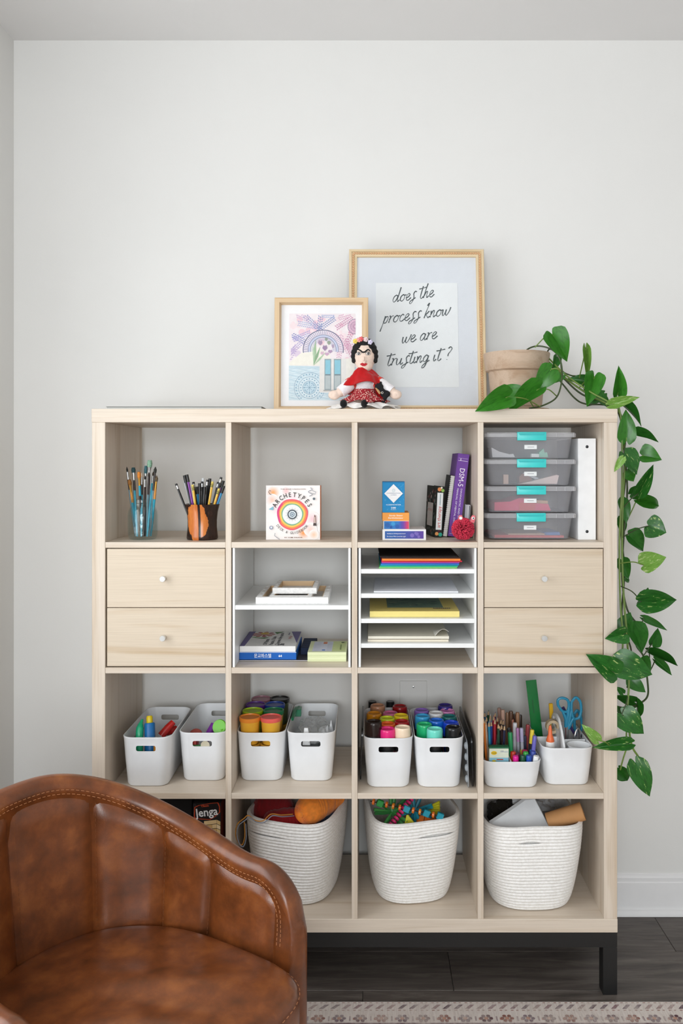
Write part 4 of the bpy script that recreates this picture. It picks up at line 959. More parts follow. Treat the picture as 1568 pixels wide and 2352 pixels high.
cv.ring(O_, Oy, .0105, .0135, '#2d3846', 30); cv.disc(O_, Oy, .0105, '#dfe6ea', 24)
for i in range(7): a = 2*PI*i/7; cv.line([(O_, Oy), (O_+.0095*math.cos(a), Oy+.0095*math.sin(a))], .001, '#58748a'); cv.disc(O_+.006*math.cos(a+.4), Oy+.006*math.sin(a+.4), .0016, '#3f5a70', 8)
def arc(txt, r_, a0, a1, size, up=True, bold=.012):
    n = len(txt)
    for i, ch in enumerate(txt):
        if ch == ' ': continue
        a = a0+(a1-a0)*i/(n-1); cv.text(ch, O_+r_*math.cos(a), Oy+r_*math.sin(a), size, '#3b332f', bold, a-PI/2 if up else a+PI/2, .5, .85)
arc('ARCHETYPES', .0505, math.radians(152), math.radians(28), .0185)
arc('DECK & GUIDEBOOK', .0565, math.radians(218), math.radians(322), .0105, False, .004)
cv.fit('THE WILD UNKNOWN', -.036, .036, .1445, .0032, '#8a6a5c', .006); cv.fit('BY KIM KRANS', -.024, .027, .0055, .0035, '#7a4f3a', .008)
sn = [(.05+.006*math.sin(i*.9), .150-.0022*i) for i in range(12)]; cv.line(sn, .0022, '#9a9aa0'); cv.line([(.055, .142), (.066, .138), (.064, .132), (.053, .134)], .002, '#a6a6ab')
cv.disc(.0605, .1185, .0038, '#5f6a72', 10); cv.poly([(.058, .041), (.068, .041), (.067, .049), (.059, .049)], '#4a3a36'); cv.poly([(.0595, .05), (.0665, .05), (.065, .07), (.0615, .073)], '#7c5a52'); cv.poly([(.0612, .05), (.0645, .05), (.0637, .066), (.0618, .066)], '#e8d2c6')
cv.poly([(-.07, .088), (-.056, .097), (-.056, .0855)], '#7fb6c6'); cv.disc(-.0625, .0355, .0055, '#8d93a6', 12); cv.disc(-.062, .036, .003, '#dfe3ea', 8); cv.line([(-.051, .02), (-.053, .013), (-.046, .007), (-.038, .002)], .002, '#a5a5aa')
cv.line([(-.066, .132), (-.070, .138), (-.067, .143), (-.063, .14)], .0015, '#6a4a44'); cv.line([(-.067, .132), (-.062, .130)], .0015, '#6a4a44')
cv.build(ar, LT((ax0+ax1)/2, 2.4497, R1))
# ------------------------------------------------------------------ row 1: stack of card boxes
def carton(name, lab, cat, px0, px1, Yf, dep, z0, h, col, group=None):
    a, c = PX(px0, Yf), PX(px1, Yf); t = T(name, lab, cat, ((a+c)/2, Yf+dep/2, z0), 0, group)
    O('carton', box(B(), a, c, Yf, Yf+dep, z0, z0+h, .0006), paper(col), t); return t, a, c
z = R1
t, a, c = carton('card_box', 'white box with a blue and purple panel under the stack of card boxes', 'box', 878, 978, 2.44, .115, z, .031, '#eeeceb'); cv = Canvas()
w = c-a; cv.rect(.007, .0045, w-.007, .026, '#2f62ab')
for i in range(1, 10): cv.rect(.007+(w-.014)*(i+2)/12, .0045, .007+(w-.014)*(i+3)/12, .026, '#%02x%02x%02x' % (0x2f+i*5, 0x62-i*4, 0xab-i*2))
for x, y, r_ in ((.085, .014, .006), (.095, .02, .004), (.104, .01, .004), (.099, .018, .005)): cv.disc(x, y, r_, '#7a68b8', 12)
cv.fit('Guidance & Empowerment', .013, .066, .0175, .0032, '#f4f4f8', .008); cv.fit('for those Who Love the Light', .013, .067, .0095, .0032, '#f4f4f8', .008); cv.build(t, LT(a, 2.4397, z)); z += .031
t, a, c = carton('card_box', 'blue box with a cloudy galaxy edge in the stack of card boxes', 'box', 880, 939.5, 2.445, .10, z, .024, '#eae6e4'); w = c-a; cv = Canvas(); cv.rect(.002, .001, w-.001, .023, '#2a78bf')
for i in range(8): cv.rect(w*.6+w*.4*i/8-.001, .001, w*.6+w*.4*(i+1)/8-.001, .023, ['#3a6abf', '#4a5ab5', '#5a4bab', '#6a45a5', '#87409a', '#a83d87', '#c83d70', '#d8455f'][i])
for x, y, r_, q in ((.012, .012, .007, '#2561ab'), (.028, .016, .006, '#3b9ad2'), (.04, .008, .006, '#235aa8'), (.022, .006, .004, '#1f55a2')): cv.disc(x, y, r_, q, 12)
cv.build(t, LT(a, 2.4447, z)); z += .024
t, a, c = carton('card_box', 'orange box with white lettering in the stack of card boxes', 'box', 878, 939.5, 2.445, .10, z, .0235, '#f0a04e'); w = c-a; cv = Canvas(); cv.fit('Sandy Steen', w*.25, w*.75, .0135, .0043, '#fdf3e6', .015); cv.fit('Bartholomew', w*.22, w*.77, .0065, .0043, '#fdf3e6', .015); cv.build(t, LT(a, 2.4447, z)); z += .0235
t, a, c = carton('conversation_cards', 'upright bright blue card box with a white diamond, standing on the box stack', 'box', 878, 929, 2.45, .04, z, .0895, '#2789c0'); w = c-a; cv = Canvas()
rr_ = random.Random(2)
for i in range(46):
    x, y = rr_.uniform(.004, w-.004), rr_.uniform(.004, .085); l_ = rr_.choice([(.006, 0), (0, .006), (.004, .004), (.004, -.004)])
    cv.line([(x, y), (min(w-.002, x+l_[0]), max(.002, min(.087, y+l_[1])))], .0005, '#6fb6dd')
cv.poly([(w/2, .028), (w*.92, .055), (w/2, .082), (w*.08, .055)], '#f1f0f0'); cv.fit('CONVERSATION', w*.2, w*.8, .0545, .0028, '#4f6f92', .006); cv.fit('CARDS', w*.37, w*.63, .0495, .0028, '#4f6f92', .006)
cv.ring(w/2, .064, .004, .0046, '#7fb0b6', 14); cv.ring(w/2, .064, .002, .0025, '#7fb0b6', 10); cv.fit('ICEBREAKER', w*.17, w*.84, .021, .0036, '#d4ebf6', .006); cv.fit('100', w*.4, w*.6, .0115, .005, '#f4fafd', .02); cv.fit('PROMPTS', w*.38, w*.62, .0075, .0022, '#d4ebf6', .004)
cv.rect(0, .0875, w, .0893, '#1b5f8c'); cv.build(t, LT(a, 2.4497, z))
# ------------------------------------------------------------------ row 1: leaning books and pompom creature
def book(name, lab, px0, Yf, w, h, dep, lean_, cover, pages='#e9e4da', cat='book'):
    t = T(name, lab, cat, (PX(px0, Yf)+w/2, Yf, R1)); t.rotation_euler = (0, lean_, 0)
    dz = w/2*abs(math.sin(lean_)); t.location.z = R1+dz
    O('cover', (lambda bm: (box(bm, -w/2, w/2, 0, .003, 0, h, .0008), box(bm, -w/2, -w/2+.0025, .003, dep, 0, h, .0005), box(bm, w/2-.0025, w/2, .003, dep, 0, h, .0005), bm)[3])(B()), paper(cover), t, world=False)
    O('pages', box(B(), -w/2+.0026, w/2-.0026, .0035, dep-.004, .003, h-.003), paper(pages), t, world=False); return t
t = book('art_book', 'art therapy book with a dark floral cover and a white spine strip', 997.5, 2.53, .0235, .151, .13, math.radians(3), '#22251f'); w = .0235; cv = Canvas(); t.rotation_euler.z = math.radians(9)
cv.rect(-w/2+.002, .022, w/2-.004, .132, '#e6e9e8')
for x, y, r_, q in ((-.004, .142, .006, '#d98a52'), (.006, .139, .005, '#8fb85a'), (.002, .147, .003, '#f0ead9'), (-.006, .010, .0055, '#e09a58'), (.005, .008, .006, '#2fa58f'), (0, .017, .004, '#4a1c2c')): cv.disc(x, y, r_, q, 10)
cv.text('art therapy', .0035, .028, .0155, '#c8453c', .004, PI/2, 0, .92); cv.rect(-.0015, .095, .0005, .128, '#7f9aa0'); cv.build(t, LT(0, -.0003, 0), world=False)
sp_ = Canvas(); 
for i in range(60):
    y, z_ = rr_.uniform(.006, .12), rr_.uniform(.005, .145); q = rr_.choice(['#8c958a', '#5c6a5e', '#c9a9a4', '#3f4a44', '#b04a48', '#7c8f8a', '#2f6a60'])
    sp_.poly([(y, z_), (y+.004, z_+.012*rr_.random()), (y+.007, z_+.003), (y+.003, z_-.006)], q)
sp_.rect(.03, .03, .1, .1, '#cfc9c4'); sp_.fit('art therapy', .035, .095, .075, .01, '#b0544c'); sp_.build(t, LT(-w/2-.0003, .128, 0) @ RZ(-PI/2), 'cover_print', world=False)
t = T('spiral_notebook', 'black spiral notebook leaning between the art book and the purple manual', 'notebook', (.2278, 2.535, R1+.0014)); t.rotation_euler = (0, math.radians(7.5), 0)
O('cover', (lambda bm: (box(bm, -.0075, -.006, .004, .14, 0, .184), box(bm, .006, .0075, .004, .14, 0, .184), bm)[2])(B()), paper('#141416'), t, world=False); O('pages', box(B(), -.0058, .0058, .007, .138, .001, .183), paper('#d9d4cc'), t, world=False)
for i in range(30):
    bm = B(); tube(bm, [Vector((.0062*math.cos(a_), .004-.0068*math.sin(a_), .006+.006*i)) for a_ in [PI*(-.15+1.3*j/8) for j in range(9)]], .0011, 5); O('wire_ring', bm, pl('#e4e4e2'), t, world=False)
t = book('diagnostic_manual', 'thick purple manual with white spine lettering leaning on the divider', 1028.5, 2.53, .034, .248, .175, math.radians(7), '#6d4496'); w = .034; cv = Canvas()
cv.text('DSM-5', -.006, .204, .0215, '#f0eaf4', 0, -PI/2, 0, .93); cv.fit('DIAGNOSTIC AND STATISTICAL', -.066, .066, 0, .0048, '#e8def0', .004); n0 = len(cv.v)
cv.fit('MANUAL OF MENTAL DISORDERS', -.066, .066, 0, .0048, '#e8def0', .004)
vs = cv.v; first = len(text_geo('DSM-5', 0)[0])
for i in range(first, len(vs)):
    u, y_2, v = vs[i]; off = .0035 if i < n0 else -.0075; vs[i] = (off+v, y_2, .078-u)
cv.rect(-w/2+.003, .226, w/2-.003, .2275, '#cfc0dd'); cv.rect(-w/2+.003, .2335, w/2-.003, .2345, '#b9a5cc'); cv.rect(-w/2+.009, .2275, -w/2+.011, .2335, '#e8def0'); cv.rect(-w/2+.003, .008, w/2-.003, .009, '#cfc0dd'); cv.build(t, LT(0, -.0003, 0), world=False)
t = book('small_book', 'small silver striped book behind the pink pompom creature', 1069, 2.49, .011, .098, .07, math.radians(2), '#c3c2c6'); cv = Canvas(); cv.rect(.001, .002, .004, .096, '#5b5a62'); cv.rect(-.005, .002, -.003, .096, '#8e8d94'); cv.build(t, LT(0, -.0003, 0), world=False)
pmx, pmy, pmz = PX(1063, 2.43), 2.43, PZ(1217, 2.43)
t = T('pompom_creature', 'fuzzy pink yarn pompom creature with googly eyes on felt stalks', 'toy', (pmx, pmy, R1))
bm = B(); rp_ = random.Random(5); ctr = Vector((pmx, pmy, R1+.033))
for i in range(620):
    d = Vector((rp_.gauss(0, 1), rp_.gauss(0, 1), rp_.gauss(0, 1))).normalized(); d.z = max(d.z, -.92)
    e = ctr+Vector((d.x*.033, d.y*.03, d.z*.0325)); s_ = ctr+d*.012; g = Vector((rp_.uniform(-1, 1), rp_.uniform(-1, 1), rp_.uniform(-1, 1)))*.004
    tube(bm, [s_, s_*.4+e*.6+g, e], [.0012, .0017, .0019], 4)
o = tag(O('yarn_tufts', bm, mat('pink_yarn', '#cf3550', .9, var=.3, vs=60), t, smooth=60), kind='stuff')
for px, tilt in ((1058.5, -.1), (1083.5, .25)):
    bm = B(); prism(bm, [(-.006, 0), (.006, 0), (.0065, .014), (.004, .021), (-.004, .021), (-.0065, .014)], -.002, .002, 'xz'); xform(bm, LT(PX(px, 2.42), 2.42, R1+.052) @ RY(tilt)); s_ = O('eye_stalk', bm, fabric('#e2717c'), t)
    M_ = LT(PX(px, 2.42), 2.4165, R1+.052) @ RY(tilt) @ LT(0, 0, .013)
    bm = B(); lathe(bm, [(.0045, 0), (.0042, .0015), (.001, .002)], 16); xform(bm, M_ @ RX(PI/2)); O('eye', bm, pl('#f2efee'), s_)
    if px > 1070: bm = B(); lathe(bm, [(.0022, .002), (.0018, .003)], 12); xform(bm, M_ @ RX(PI/2)); O('pupil', bm, pl('#111111'), s_)
# ------------------------------------------------------------------ row 1: clear boxes with turquoise clips, binder
CLR = clear('clear_plastic', '#dcdce2', .2, .22); CLR2 = clear('clear_plastic_lid', '#ececf0', .42, .2); TURQ = pl('#3fd0cd')
bx0, bx1, BYF, BYB = PX(1112, 2.435), PX(1325, 2.435), 2.435, 2.755; BHH = .0772
labs = ['topmost clear plastic box with turquoise clip, holding white and green paper scraps', 'second clear plastic box from the top, holding pale rolled paper', 'third clear plastic box from the top, holding folded pink cloth', 'lowest clear plastic box of the stack, with red and blue sheets inside']
bcx, bcy, bw, bd = (bx0+bx1)/2, (BYF+BYB)/2, bx1-bx0, BYB-BYF
for k in range(4):
    z0 = R1+.0005+(3-k)*BHH
    t = T('storage_box', labs[k], 'storage box', (bcx, bcy, z0), 0, 'stack of clear boxes'); bm = B(); rings = []
    for (i_, z_) in ((.022, .0), (.018, .002), (.010, .064), (.0085, .064), (.0165, .004), (.02, .0035)): rings.append([(bcx+x, bcy+y, z0+z_) for x, y in rrect(bw-2*i_, bd-2*i_, .02, 4)])
    loft(bm, rings); O('tub', bm, CLR, t)
    bm = B(); rings = []
    for (i_, z_) in ((.004, .0625), (.0, .0635), (-.0005, .073), (.002, .0765), (.012, .0765), (.014, .074), (.05, .074)): rings.append([(bcx+x, bcy+y, z0+z_) for x, y in rrect(bw-2*i_, bd-2*i_, .016, 4)])
    loft(bm, rings, False, True); lid = O('lid', bm, CLR2, t)
    for q in range(-5, 6):
        xq = bcx+q*.0245
        if abs(xq-bcx) > .05: O('lid_rib', box(B(), xq-.0006, xq+.0006, BYF-.0012, BYF+.002, z0+.0635, z0+.0755), CLR2, lid)
    cxp = PX(1220, 2.435)-(.0005*k); cw = .0415
    cp = O('clip', (lambda bm: (box(bm, cxp-cw, cxp+cw, BYF-.007, BYF-.0012, z0+.0535, z0+.0775, .0012, 2), box(bm, cxp-cw, cxp+cw, BYF-.0075, BYF+.012, z0+.0755, z0+.0778, .0008), bm)[2])(B()), TURQ, t)
    cb = B(); loft(cb, [[(cxp-.038, BYF-.0072, z0+.0742), (cxp+.038, BYF-.0072, z0+.0742), (cxp+.034, BYF-.0072, z0+.068), (cxp-.034, BYF-.0072, z0+.068)], [(cxp-.038, BYF-.0078, z0+.0742), (cxp+.038, BYF-.0078, z0+.0742), (cxp+.034, BYF-.0076, z0+.068), (cxp-.034, BYF-.0076, z0+.068)]]); O('clip_grip', cb, pl('#22b9ba'), cp)
    yl = BYF+.0135; zl = z0+.029
    lb = O('label_sticker', box(B(), cxp-.018, cxp+.018, yl-.0018, yl-.0008, zl, zl+.0125, .0004), paper('#f4f4f4'), t); cv = Canvas(); cv.rect(-.009, .0055, .010, .0068, '#8d8d93'); cv.build(lb, LT(cxp, yl-.0019, zl), 'small_type')
    def sheet(name, lab, pts, col, dep=.05, y0=.03, th=.0012, cat='paper'):
        bm = B(); prism(bm, [(bcx+x, z0+z_) for x, z_ in pts], BYF+y0, BYF+y0+dep, 'xz'); o = O(name, bm, paper(col), None, smooth=0); base(o); tag(o, lab, cat)
    if k == 0:
        sheet('paper_sheet', 'white sheet curling up inside the topmost clear box', [(-.105, .006), (-.04, .006), (-.045, .016), (-.055, .014), (-.085, .022), (-.108, .034)], '#e8e8ec', .1); sheet('paper_scrap', 'mint green paper scrap inside the topmost clear box', [(.028, .006), (.055, .006), (.052, .02), (.045, .018), (.042, .031), (.03, .02)], '#8fcdb4', .04, .026); sheet('paper_card', 'small white card at the front of the topmost clear box', [(.006, .006), (.028, .006), (.028, .015), (.006, .016)], '#eeeeee', .02, .022)
    elif k == 1:
        sheet('wood_dowel', 'short pale wooden dowel standing in the second clear box', [(-.074, .006), (-.06, .006), (-.06, .033), (-.074, .033)], '#d9bcae', .014, .024); sheet('paper_roll', 'long pale pink paper roll slanting in the second clear box', [(-.03, .006), (.08, .006), (.086, .03), (.08, .032), (.0, .012)], '#e3cdc8', .03, .024); sheet('paper_sheet', 'folded white sheet behind the label of the second clear box', [(-.005, .04), (.035, .022), (.03, .016), (-.012, .036)], '#dfe1ea', .05, .06); sheet('card_offcut', 'terracotta card offcut inside the second clear box', [(-.02, .006), (.02, .01), (.008, .036), (-.006, .04), (-.02, .026)], '#b07a6a', .04, .07)
    elif k == 2:
        sheet('folded_cloth', 'bright pink folded felt inside the third clear box', [(-.1, .006), (.062, .006), (.055, .025), (.01, .028), (.0, .043), (-.03, .042), (-.055, .032), (-.1, .03)], '#e0416f', .16, .024, cat='cloth'); sheet('felt_sheet', 'tan felt sheet inside the third clear box', [(.01, .026), (.055, .026), (.055, .034), (.01, .036)], '#d9b08c', .1, .03, cat='cloth'); sheet('felt_sheet', 'coral felt sheet at the front of the third clear box', [(-.03, .006), (.015, .006), (.02, .03), (-.028, .03)], '#d8484e', .002, .0215, cat='cloth')
    else:
        sheet('card_sheet', 'red card sheets lying in the lowest clear box', [(-.1, .005), (.1, .005), (.1, .011), (-.1, .013)], '#d14a4e', .2, .024); sheet('card_sheet', 'tan card sheet edge in the lowest clear box', [(-.06, .0135), (.05, .0135), (.05, .0165), (-.06, .0165)], '#d9b39c', .18, .026); sheet('card_sheet', 'blue card sheet in the lowest clear box', [(.045, .0125), (.09, .0125), (.088, .021), (.045, .02)], '#4a78b8', .15, .026)
bnx0, bnx1 = PX(1325, 2.45)+.003, PX(1368, 2.45)
t = T('ring_binder', 'tall white ring binder with two black spine holes beside the clear boxes', 'binder', ((bnx0+bnx1)/2, 2.59, R1))
O('spine', box(B(), bnx0, bnx1, 2.45, 2.4525, R1, R1+.292, .0008), pl('#eeeff0', .3), t)
for a_ in (bnx0, bnx1-.0025): O('cover', box(B(), a_, a_+.0025, 2.4525, 2.725, R1, R1+.292, .0005), pl('#eeeff0', .3), t)
O('pages', box(B(), bnx0+.006, bnx1-.012, 2.47, 2.70, R1+.006, R1+.28), paper('#dfe1e2'), t)
for z_ in (R1+.024, R1+.268): bm = B(); lathe(bm, [(.0045, 0), (.0045, .0006), (.003, .0009)], 16); xform(bm, LT((bnx0+bnx1)/2, 2.4503, z_) @ RX(PI/2)); O('rivet_hole', bm, pl('#1d1f24'), t)
# ------------------------------------------------------------------ row 2: blank canvases
INS1 += .0004; INS2 = [q+.0004 for q in INS2]
CANV = fabric('#f2f1ef'); STW = wood('stretcher_pine', '#e8c79c', '#d9b182', 'x')
def canvas(lab, x0, x1, y0, y1, z0, h, bw_=.017, rz=0):
    cx, cy = (x0+x1)/2, (y0+y1)/2; t = T('blank_canvas', lab, 'canvas', (cx, cy, z0), rz, 'blank canvases on the white shelf'); W, D_ = (x1-x0)/2, (y1-y0)/2
    O('canvas_face', box(B(), -W, W, -D_, D_, 0, .0015), CANV, t, world=False)
    for q in ((-W, W, -D_, -D_+bw_), (-W, W, D_-bw_, D_), (-W, -W+bw_, -D_+bw_, D_-bw_), (W-bw_, W, -D_+bw_, D_-bw_)):
        O('folded_edge', box(B(), *q, .0015, h, .001), CANV, t, world=False)
    i_ = .0015
    for q in ((-W+bw_, W-bw_, D_-bw_-i_, D_-bw_), (-W+bw_, W-bw_, -D_+bw_, -D_+bw_+i_), (-W+bw_, -W+bw_+i_, -D_+bw_, D_-bw_), (W-bw_-i_, W-bw_, -D_+bw_, D_-bw_)): O('stretcher_bar', box(B(), *q, .0016, h-.0005), STW, t, world=False)
    for sx in (-1, 1):
        for q in range(4): O('staple', box(B(), sx*(W-bw_*.5)-.004, sx*(W-bw_*.5)+.004, -D_*.7+q*D_*.45, -D_*.7+q*D_*.45+.001, h, h+.0006), SILV, t, world=False)
canvas('largest blank canvas lying face down on the white shelf', PX(587, 2.41), PX(754, 2.41), 2.41, 2.655, INS1, .0185)
canvas('narrow blank canvas nested inside the largest canvas', PX(619, 2.44), PX(716, 2.44), 2.432, 2.632, INS1+.0018, .0175, .012)
canvas('smallest blank canvas lying on top of the other two', PX(625.5, 2.468), PX(727, 2.468), 2.468, 2.63, INS1+.0198, .0165, .014)
# row 2: pastel boxes and pads
R2 = ST[1]+.0004
t, a, c = carton('flat_card', 'thin dark-edged card lying under the blue pastel box', 'card', 549.5, 708, 2.462, .19, R2, .0032, '#3c3a44'); O('white_edge', box(B(), a-.0002, c+.0002, 2.4617, 2.64, R2+.0008, R2+.002), paper('#e9e6e2'), t)
t, a, c = carton('pastel_box', 'blue oil pastel box with white Korean lettering and number 64', 'box', 549.5, 680, 2.466, .212, R2+.0032, .0225, '#1f62b8'); cv = Canvas(); w = c-a; cv.rect(0, .0208, w, .0224, '#e8ecf2')
cv.fit('문교파스텔', w*.26, w*.56, .0075, .0085, '#f3f6fa', .006); cv.fit('64', w*.69, w*.75, .008, .0062, '#f3f6fa', .03); cv.rect(w*.26, .0052, w*.56, .006, '#a9c4e6'); cv.build(t, LT(a, 2.4657, R2+.0032))
t, a, c = carton('pastel_box', 'white and purple oil pastel box with a flower picture, on the blue box', 'box', 550, 678.5, 2.467, .21, R2+.0258, .0165, '#eeecea'); w = c-a; zt = R2+.0258+.0165; cv = Canvas(.00003)
cv.rect(0, 0, w, .21, '#e9e7e4'); cv.poly([(0, 0), (.014, 0), (.02, .21), (0, .21)], '#6a5f94'); cv.poly([(w, .04), (w, .21), (w-.03, .21)], '#6a5f94')
for i in range(9): a2 = 2*PI*i/9; cv.poly([(.05, .165), (.05+.032*math.cos(a2-.25), .165+.036*math.sin(a2-.25)), (.05+.036*math.cos(a2), .165+.042*math.sin(a2)), (.05+.032*math.cos(a2+.25), .165+.036*math.sin(a2+.25))], '#a3525a' if i % 2 else '#c07a74')
cv.disc(.052, .178, .014, '#d9b84a', 14); cv.poly([(.03, .11), (.075, .125), (.06, .10)], '#5d8a4a'); cv.poly([(.08, .2), (.11, .205), (.09, .17)], '#4f8040'); cv.poly([(.015, .125), (.045, .13), (.03, .115)], '#6a9a55')
for i, s_ in enumerate(('Oil Pastels', 'Pastels à l’huile', 'Crayones óleo-pastel')): cv.text(s_, .076+.0175*i, .016, .0165, '#35343c', .01, PI/2, 0, 1.2)
cv.text('36', w-.035, .008, .026, '#2c2b33', .02, PI/2, 0); cv.line([(w-.03, .10), (w-.022, .112), (w-.031, .12), (w-.021, .132), (w-.029, .14)], .003, '#c2453f'); cv.rect(w-.036, .155, w-.032, .19, '#8a8a98')
cv.build(t, LT(a, 2.467, zt+.0001) @ FLAT)
t, a, c = carton('navy_pouch', 'dark navy patterned pouch behind the pastel boxes', 'pouch', 690, 722, 2.53, .14, R2+.0033, .02, '#16233f'); cv = Canvas(); w = c-a
for i in range(5): cv.line([(.004, .02+.025*i), (w-.004, .03+.025*i)], .002, '#31508a')
cv.build(t, LT(a, 2.53, R2+.0235) @ FLAT)
for i in range(2):
    z0 = R2+.0001+i*.0137
    t, a, c = carton('note_pad', ['pale green card pad lying on the oak shelf under another pad', 'pale green card pad with printed lines, on top of its twin'][i], 'pad', 706, 795, 2.455, .152, z0, .0135, '#e3e8bd', 'pale green pads'); w = c-a
    cv = Canvas(); cv.rect(0, .004, w, .0052, '#c6cf98'); cv.build(t, LT(a, 2.4547, z0))
    if i:
        cv = Canvas(); cv.rect(.012, .012, w*.62, .145, '#dfe1ee'); cv.rect(w*.62, .012, w*.97, .145, '#d3de9c'); cv.rect(w*.36, .11, w*.46, .14, '#e0895f'); cv.rect(w*.36, .02, w*.44, .035, '#5b86c8')
        for j in range(7): cv.rect(w*.48, .025+j*.016, w*.6, .027+j*.016, '#9a9db0'); cv.rect(.016, .025+j*.016, w*.3, .0265+j*.016, '#b3b6cc')
        cv.text('Draw it', w*.86, .03, .012, '#5d6b3a', .004, PI/2, 0) if False else cv.rect(w*.82, .03, w*.86, .10, '#8b9a5e'); cv.rect(w*.84, .122, w*.92, .135, '#4f5a36'); cv.build(t, LT(a, 2.455, z0+.0136) @ FLAT)
# ------------------------------------------------------------------ row 2: paper sorter
def slab(name, lab, cat, px0, px1, Yf, dep, z0, h, col, rz=0, group=None, wav=0):
    a, c = PX(px0, Yf), PX(px1, Yf); bm = B(); w = (c-a)/2; n = 10
    loft(bm, [[(-w+2*w*i/n, y, zz+wav*math.sin(i*.7+1)*(zz+.3*h)/h) for i in range(n+1) for _ in (0,)] for y, zz in ((0, 0), (0, h), (dep, h), (dep, 0))]+[], False, False, False)
    bm.free(); bm = box(B(), -w, w, 0, dep, 0, h, min(.0006, h*.3))
    if wav:
        bmesh.ops.subdivide_edges(bm, edges=[e for e in bm.edges if abs(e.verts[0].co.x-e.verts[1].co.x) > w], cuts=12, use_grid_fill=True)
        for v in bm.verts: v.co.z += wav*math.sin(v.co.x*28+1)*(v.co.z/h)
    o = O(name, bm, paper(col)); o.location = ((a+c)/2, Yf, z0); o.rotation_euler = (0, 0, rz); return tag(o, lab, cat, group)
z0 = INS2[0]; g_ = 'coloured paper in the top tray'
for i, (col, nm, p0, p1, h) in enumerate([('#8fd67a', 'light green', 870, 1049, .003), ('#2fb98c', 'sea green', 872, 1051, .004), ('#2c8fd0', 'bright blue', 874, 1054, .005), ('#5a62c8', 'indigo', 876, 1054, .002), ('#c05ac0', 'orchid purple', 876, 1055, .002), ('#d8304a', 'red', 876, 1061, .004), ('#f08a3c', 'orange', 877, 1057, .006), ('#4a332a', 'dark brown', 878, 1056, .003), ('#1b1412', 'black', 872, 1050, .004)]):
    slab('paper_sheets', nm+' construction paper in the top tray of the white sorter', 'paper', p0, p1, 2.402+.003*(i % 3), .285, z0, h, col, .01*(i % 3-1), g_); z0 += h+.0002
slab('paper_stack', 'stack of plain white paper in the second tray of the sorter', 'paper', 858, 1052, 2.405, .28, INS2[1], .0035, '#eef0f6', -.02)
t, a, c = carton('yellow_book', 'yellow paperback with a grey-green painting on its cover in the sorter', 'book', 849, 1055, 2.412, .26, INS2[2], .0165, '#eedc8a'); w = c-a
O('pages', box(B(), a-.0003, a+.001, 2.416, 2.668, INS2[2]+.002, INS2[2]+.0145), paper('#e9e6dc'), t); cv = Canvas(.00003); cv.rect(0, 0, w, .26, '#f0dc86'); cv.rect(w*.2, .06, w*.84, .24, '#7f9c92')
for i in range(40): x, y = rr_.uniform(.22, .76)*w, rr_.uniform(.07, .225); cv.poly([(x, y), (x+.02, y+.004), (x+.014, y+.010), (x-.004, y+.007)], rr_.choice(['#5d7d77', '#9db5a4', '#6f8f88', '#b7c3ae', '#4d6c6c']))
cv.fit('THE LANDSCAPE', w*.65, w*.93, .03, .016, '#6e5d4a', .01) if False else [cv.rect(w*(.72+.022*i), .034, w*(.735+.022*i), .05, '#8b7f72') for i in range(9)]
cv.build(t, LT(a, 2.412, INS2[2]+.0166) @ FLAT)
slab('drawing_pad', 'thin drawing pad with a cream cover in the lowest sorter tray', 'pad', 844, 1030, 2.41, .26, INS2[3], .0065, '#e6dcc8'); 
slab('dark_card', 'dark brown card sticking out between the pads in the lowest tray', 'card', 845, 1012, 2.411, .25, INS2[3]+.0067, .0015, '#5a4038')
t, a, c = carton('cream_pad', 'cream paper pad with a curled-up corner on top in the lowest sorter tray', 'pad', 845, 1031, 2.408, .27, INS2[3]+.0084, .0075, '#e8e3d3'); bm = B()
rings = []
for i in range(7): f_ = i/6; rings.append([(c-.04+.04*f_+.0*g2, 2.412+.10*g2, INS2[3]+.0162+.020*math.sin(PI*f_*.8)*(1-g2)**1.2) for g2 in (0, .25, .5, .75, 1)])
loft(bm, rings, False, False, False); O('curled_sheet', applied(bm, [('SOLIDIFY', dict(thickness=.0006))]), paper('#ebe8dd'), t)
# ------------------------------------------------------------------ row 3: white bins
R3 = ST[2]+.0004
WB = mat('white_bin_plastic', '#eef0f2', .42, var=.015)
def binmesh(w, d, h, slot=True):
    """open tapered bin with rounded corners, centred in x, front at y=0"""
    bm = B(); rings = []; tp = .011; th = .0022
    def rg(i_, z, r_): return [(x, y+d/2, z) for x, y in rrect(w-2*i_, d-2*i_, r_, 6)]
    for i_, z, r_ in ((tp+.008, 0, .022), (tp+.003, .0012, .026), (tp, .006, .028), (tp*.5, h*.5, .030), (.001, h-.006, .032), (0, h-.004, .033), (0, h-.0008, .033), (.001, h, .032), (.0022, h, .031), (.003, h-.004, .030), (tp*.5+th, h*.5, .028), (tp+th, .010, .025), (tp+th+.006, .004, .02)): rings.append(rg(i_, z, r_))
    loft(bm, rings)
    if not slot: me = bpy.data.meshes.new('bin'); bmesh.ops.recalc_face_normals(bm, faces=bm.faces); bm.to_mesh(me); bm.free(); return me
    c = B(); zc = h*.775; prism(c, [(x, zc+y) for x, y in rrect(.056, .0165, .0055, 4)], -.03, d+.03, 'xz')
    return cut(bm, c)
BINM = binmesh(.142, .305, .1435); finish(BINM, WB, 40)
BINS = []
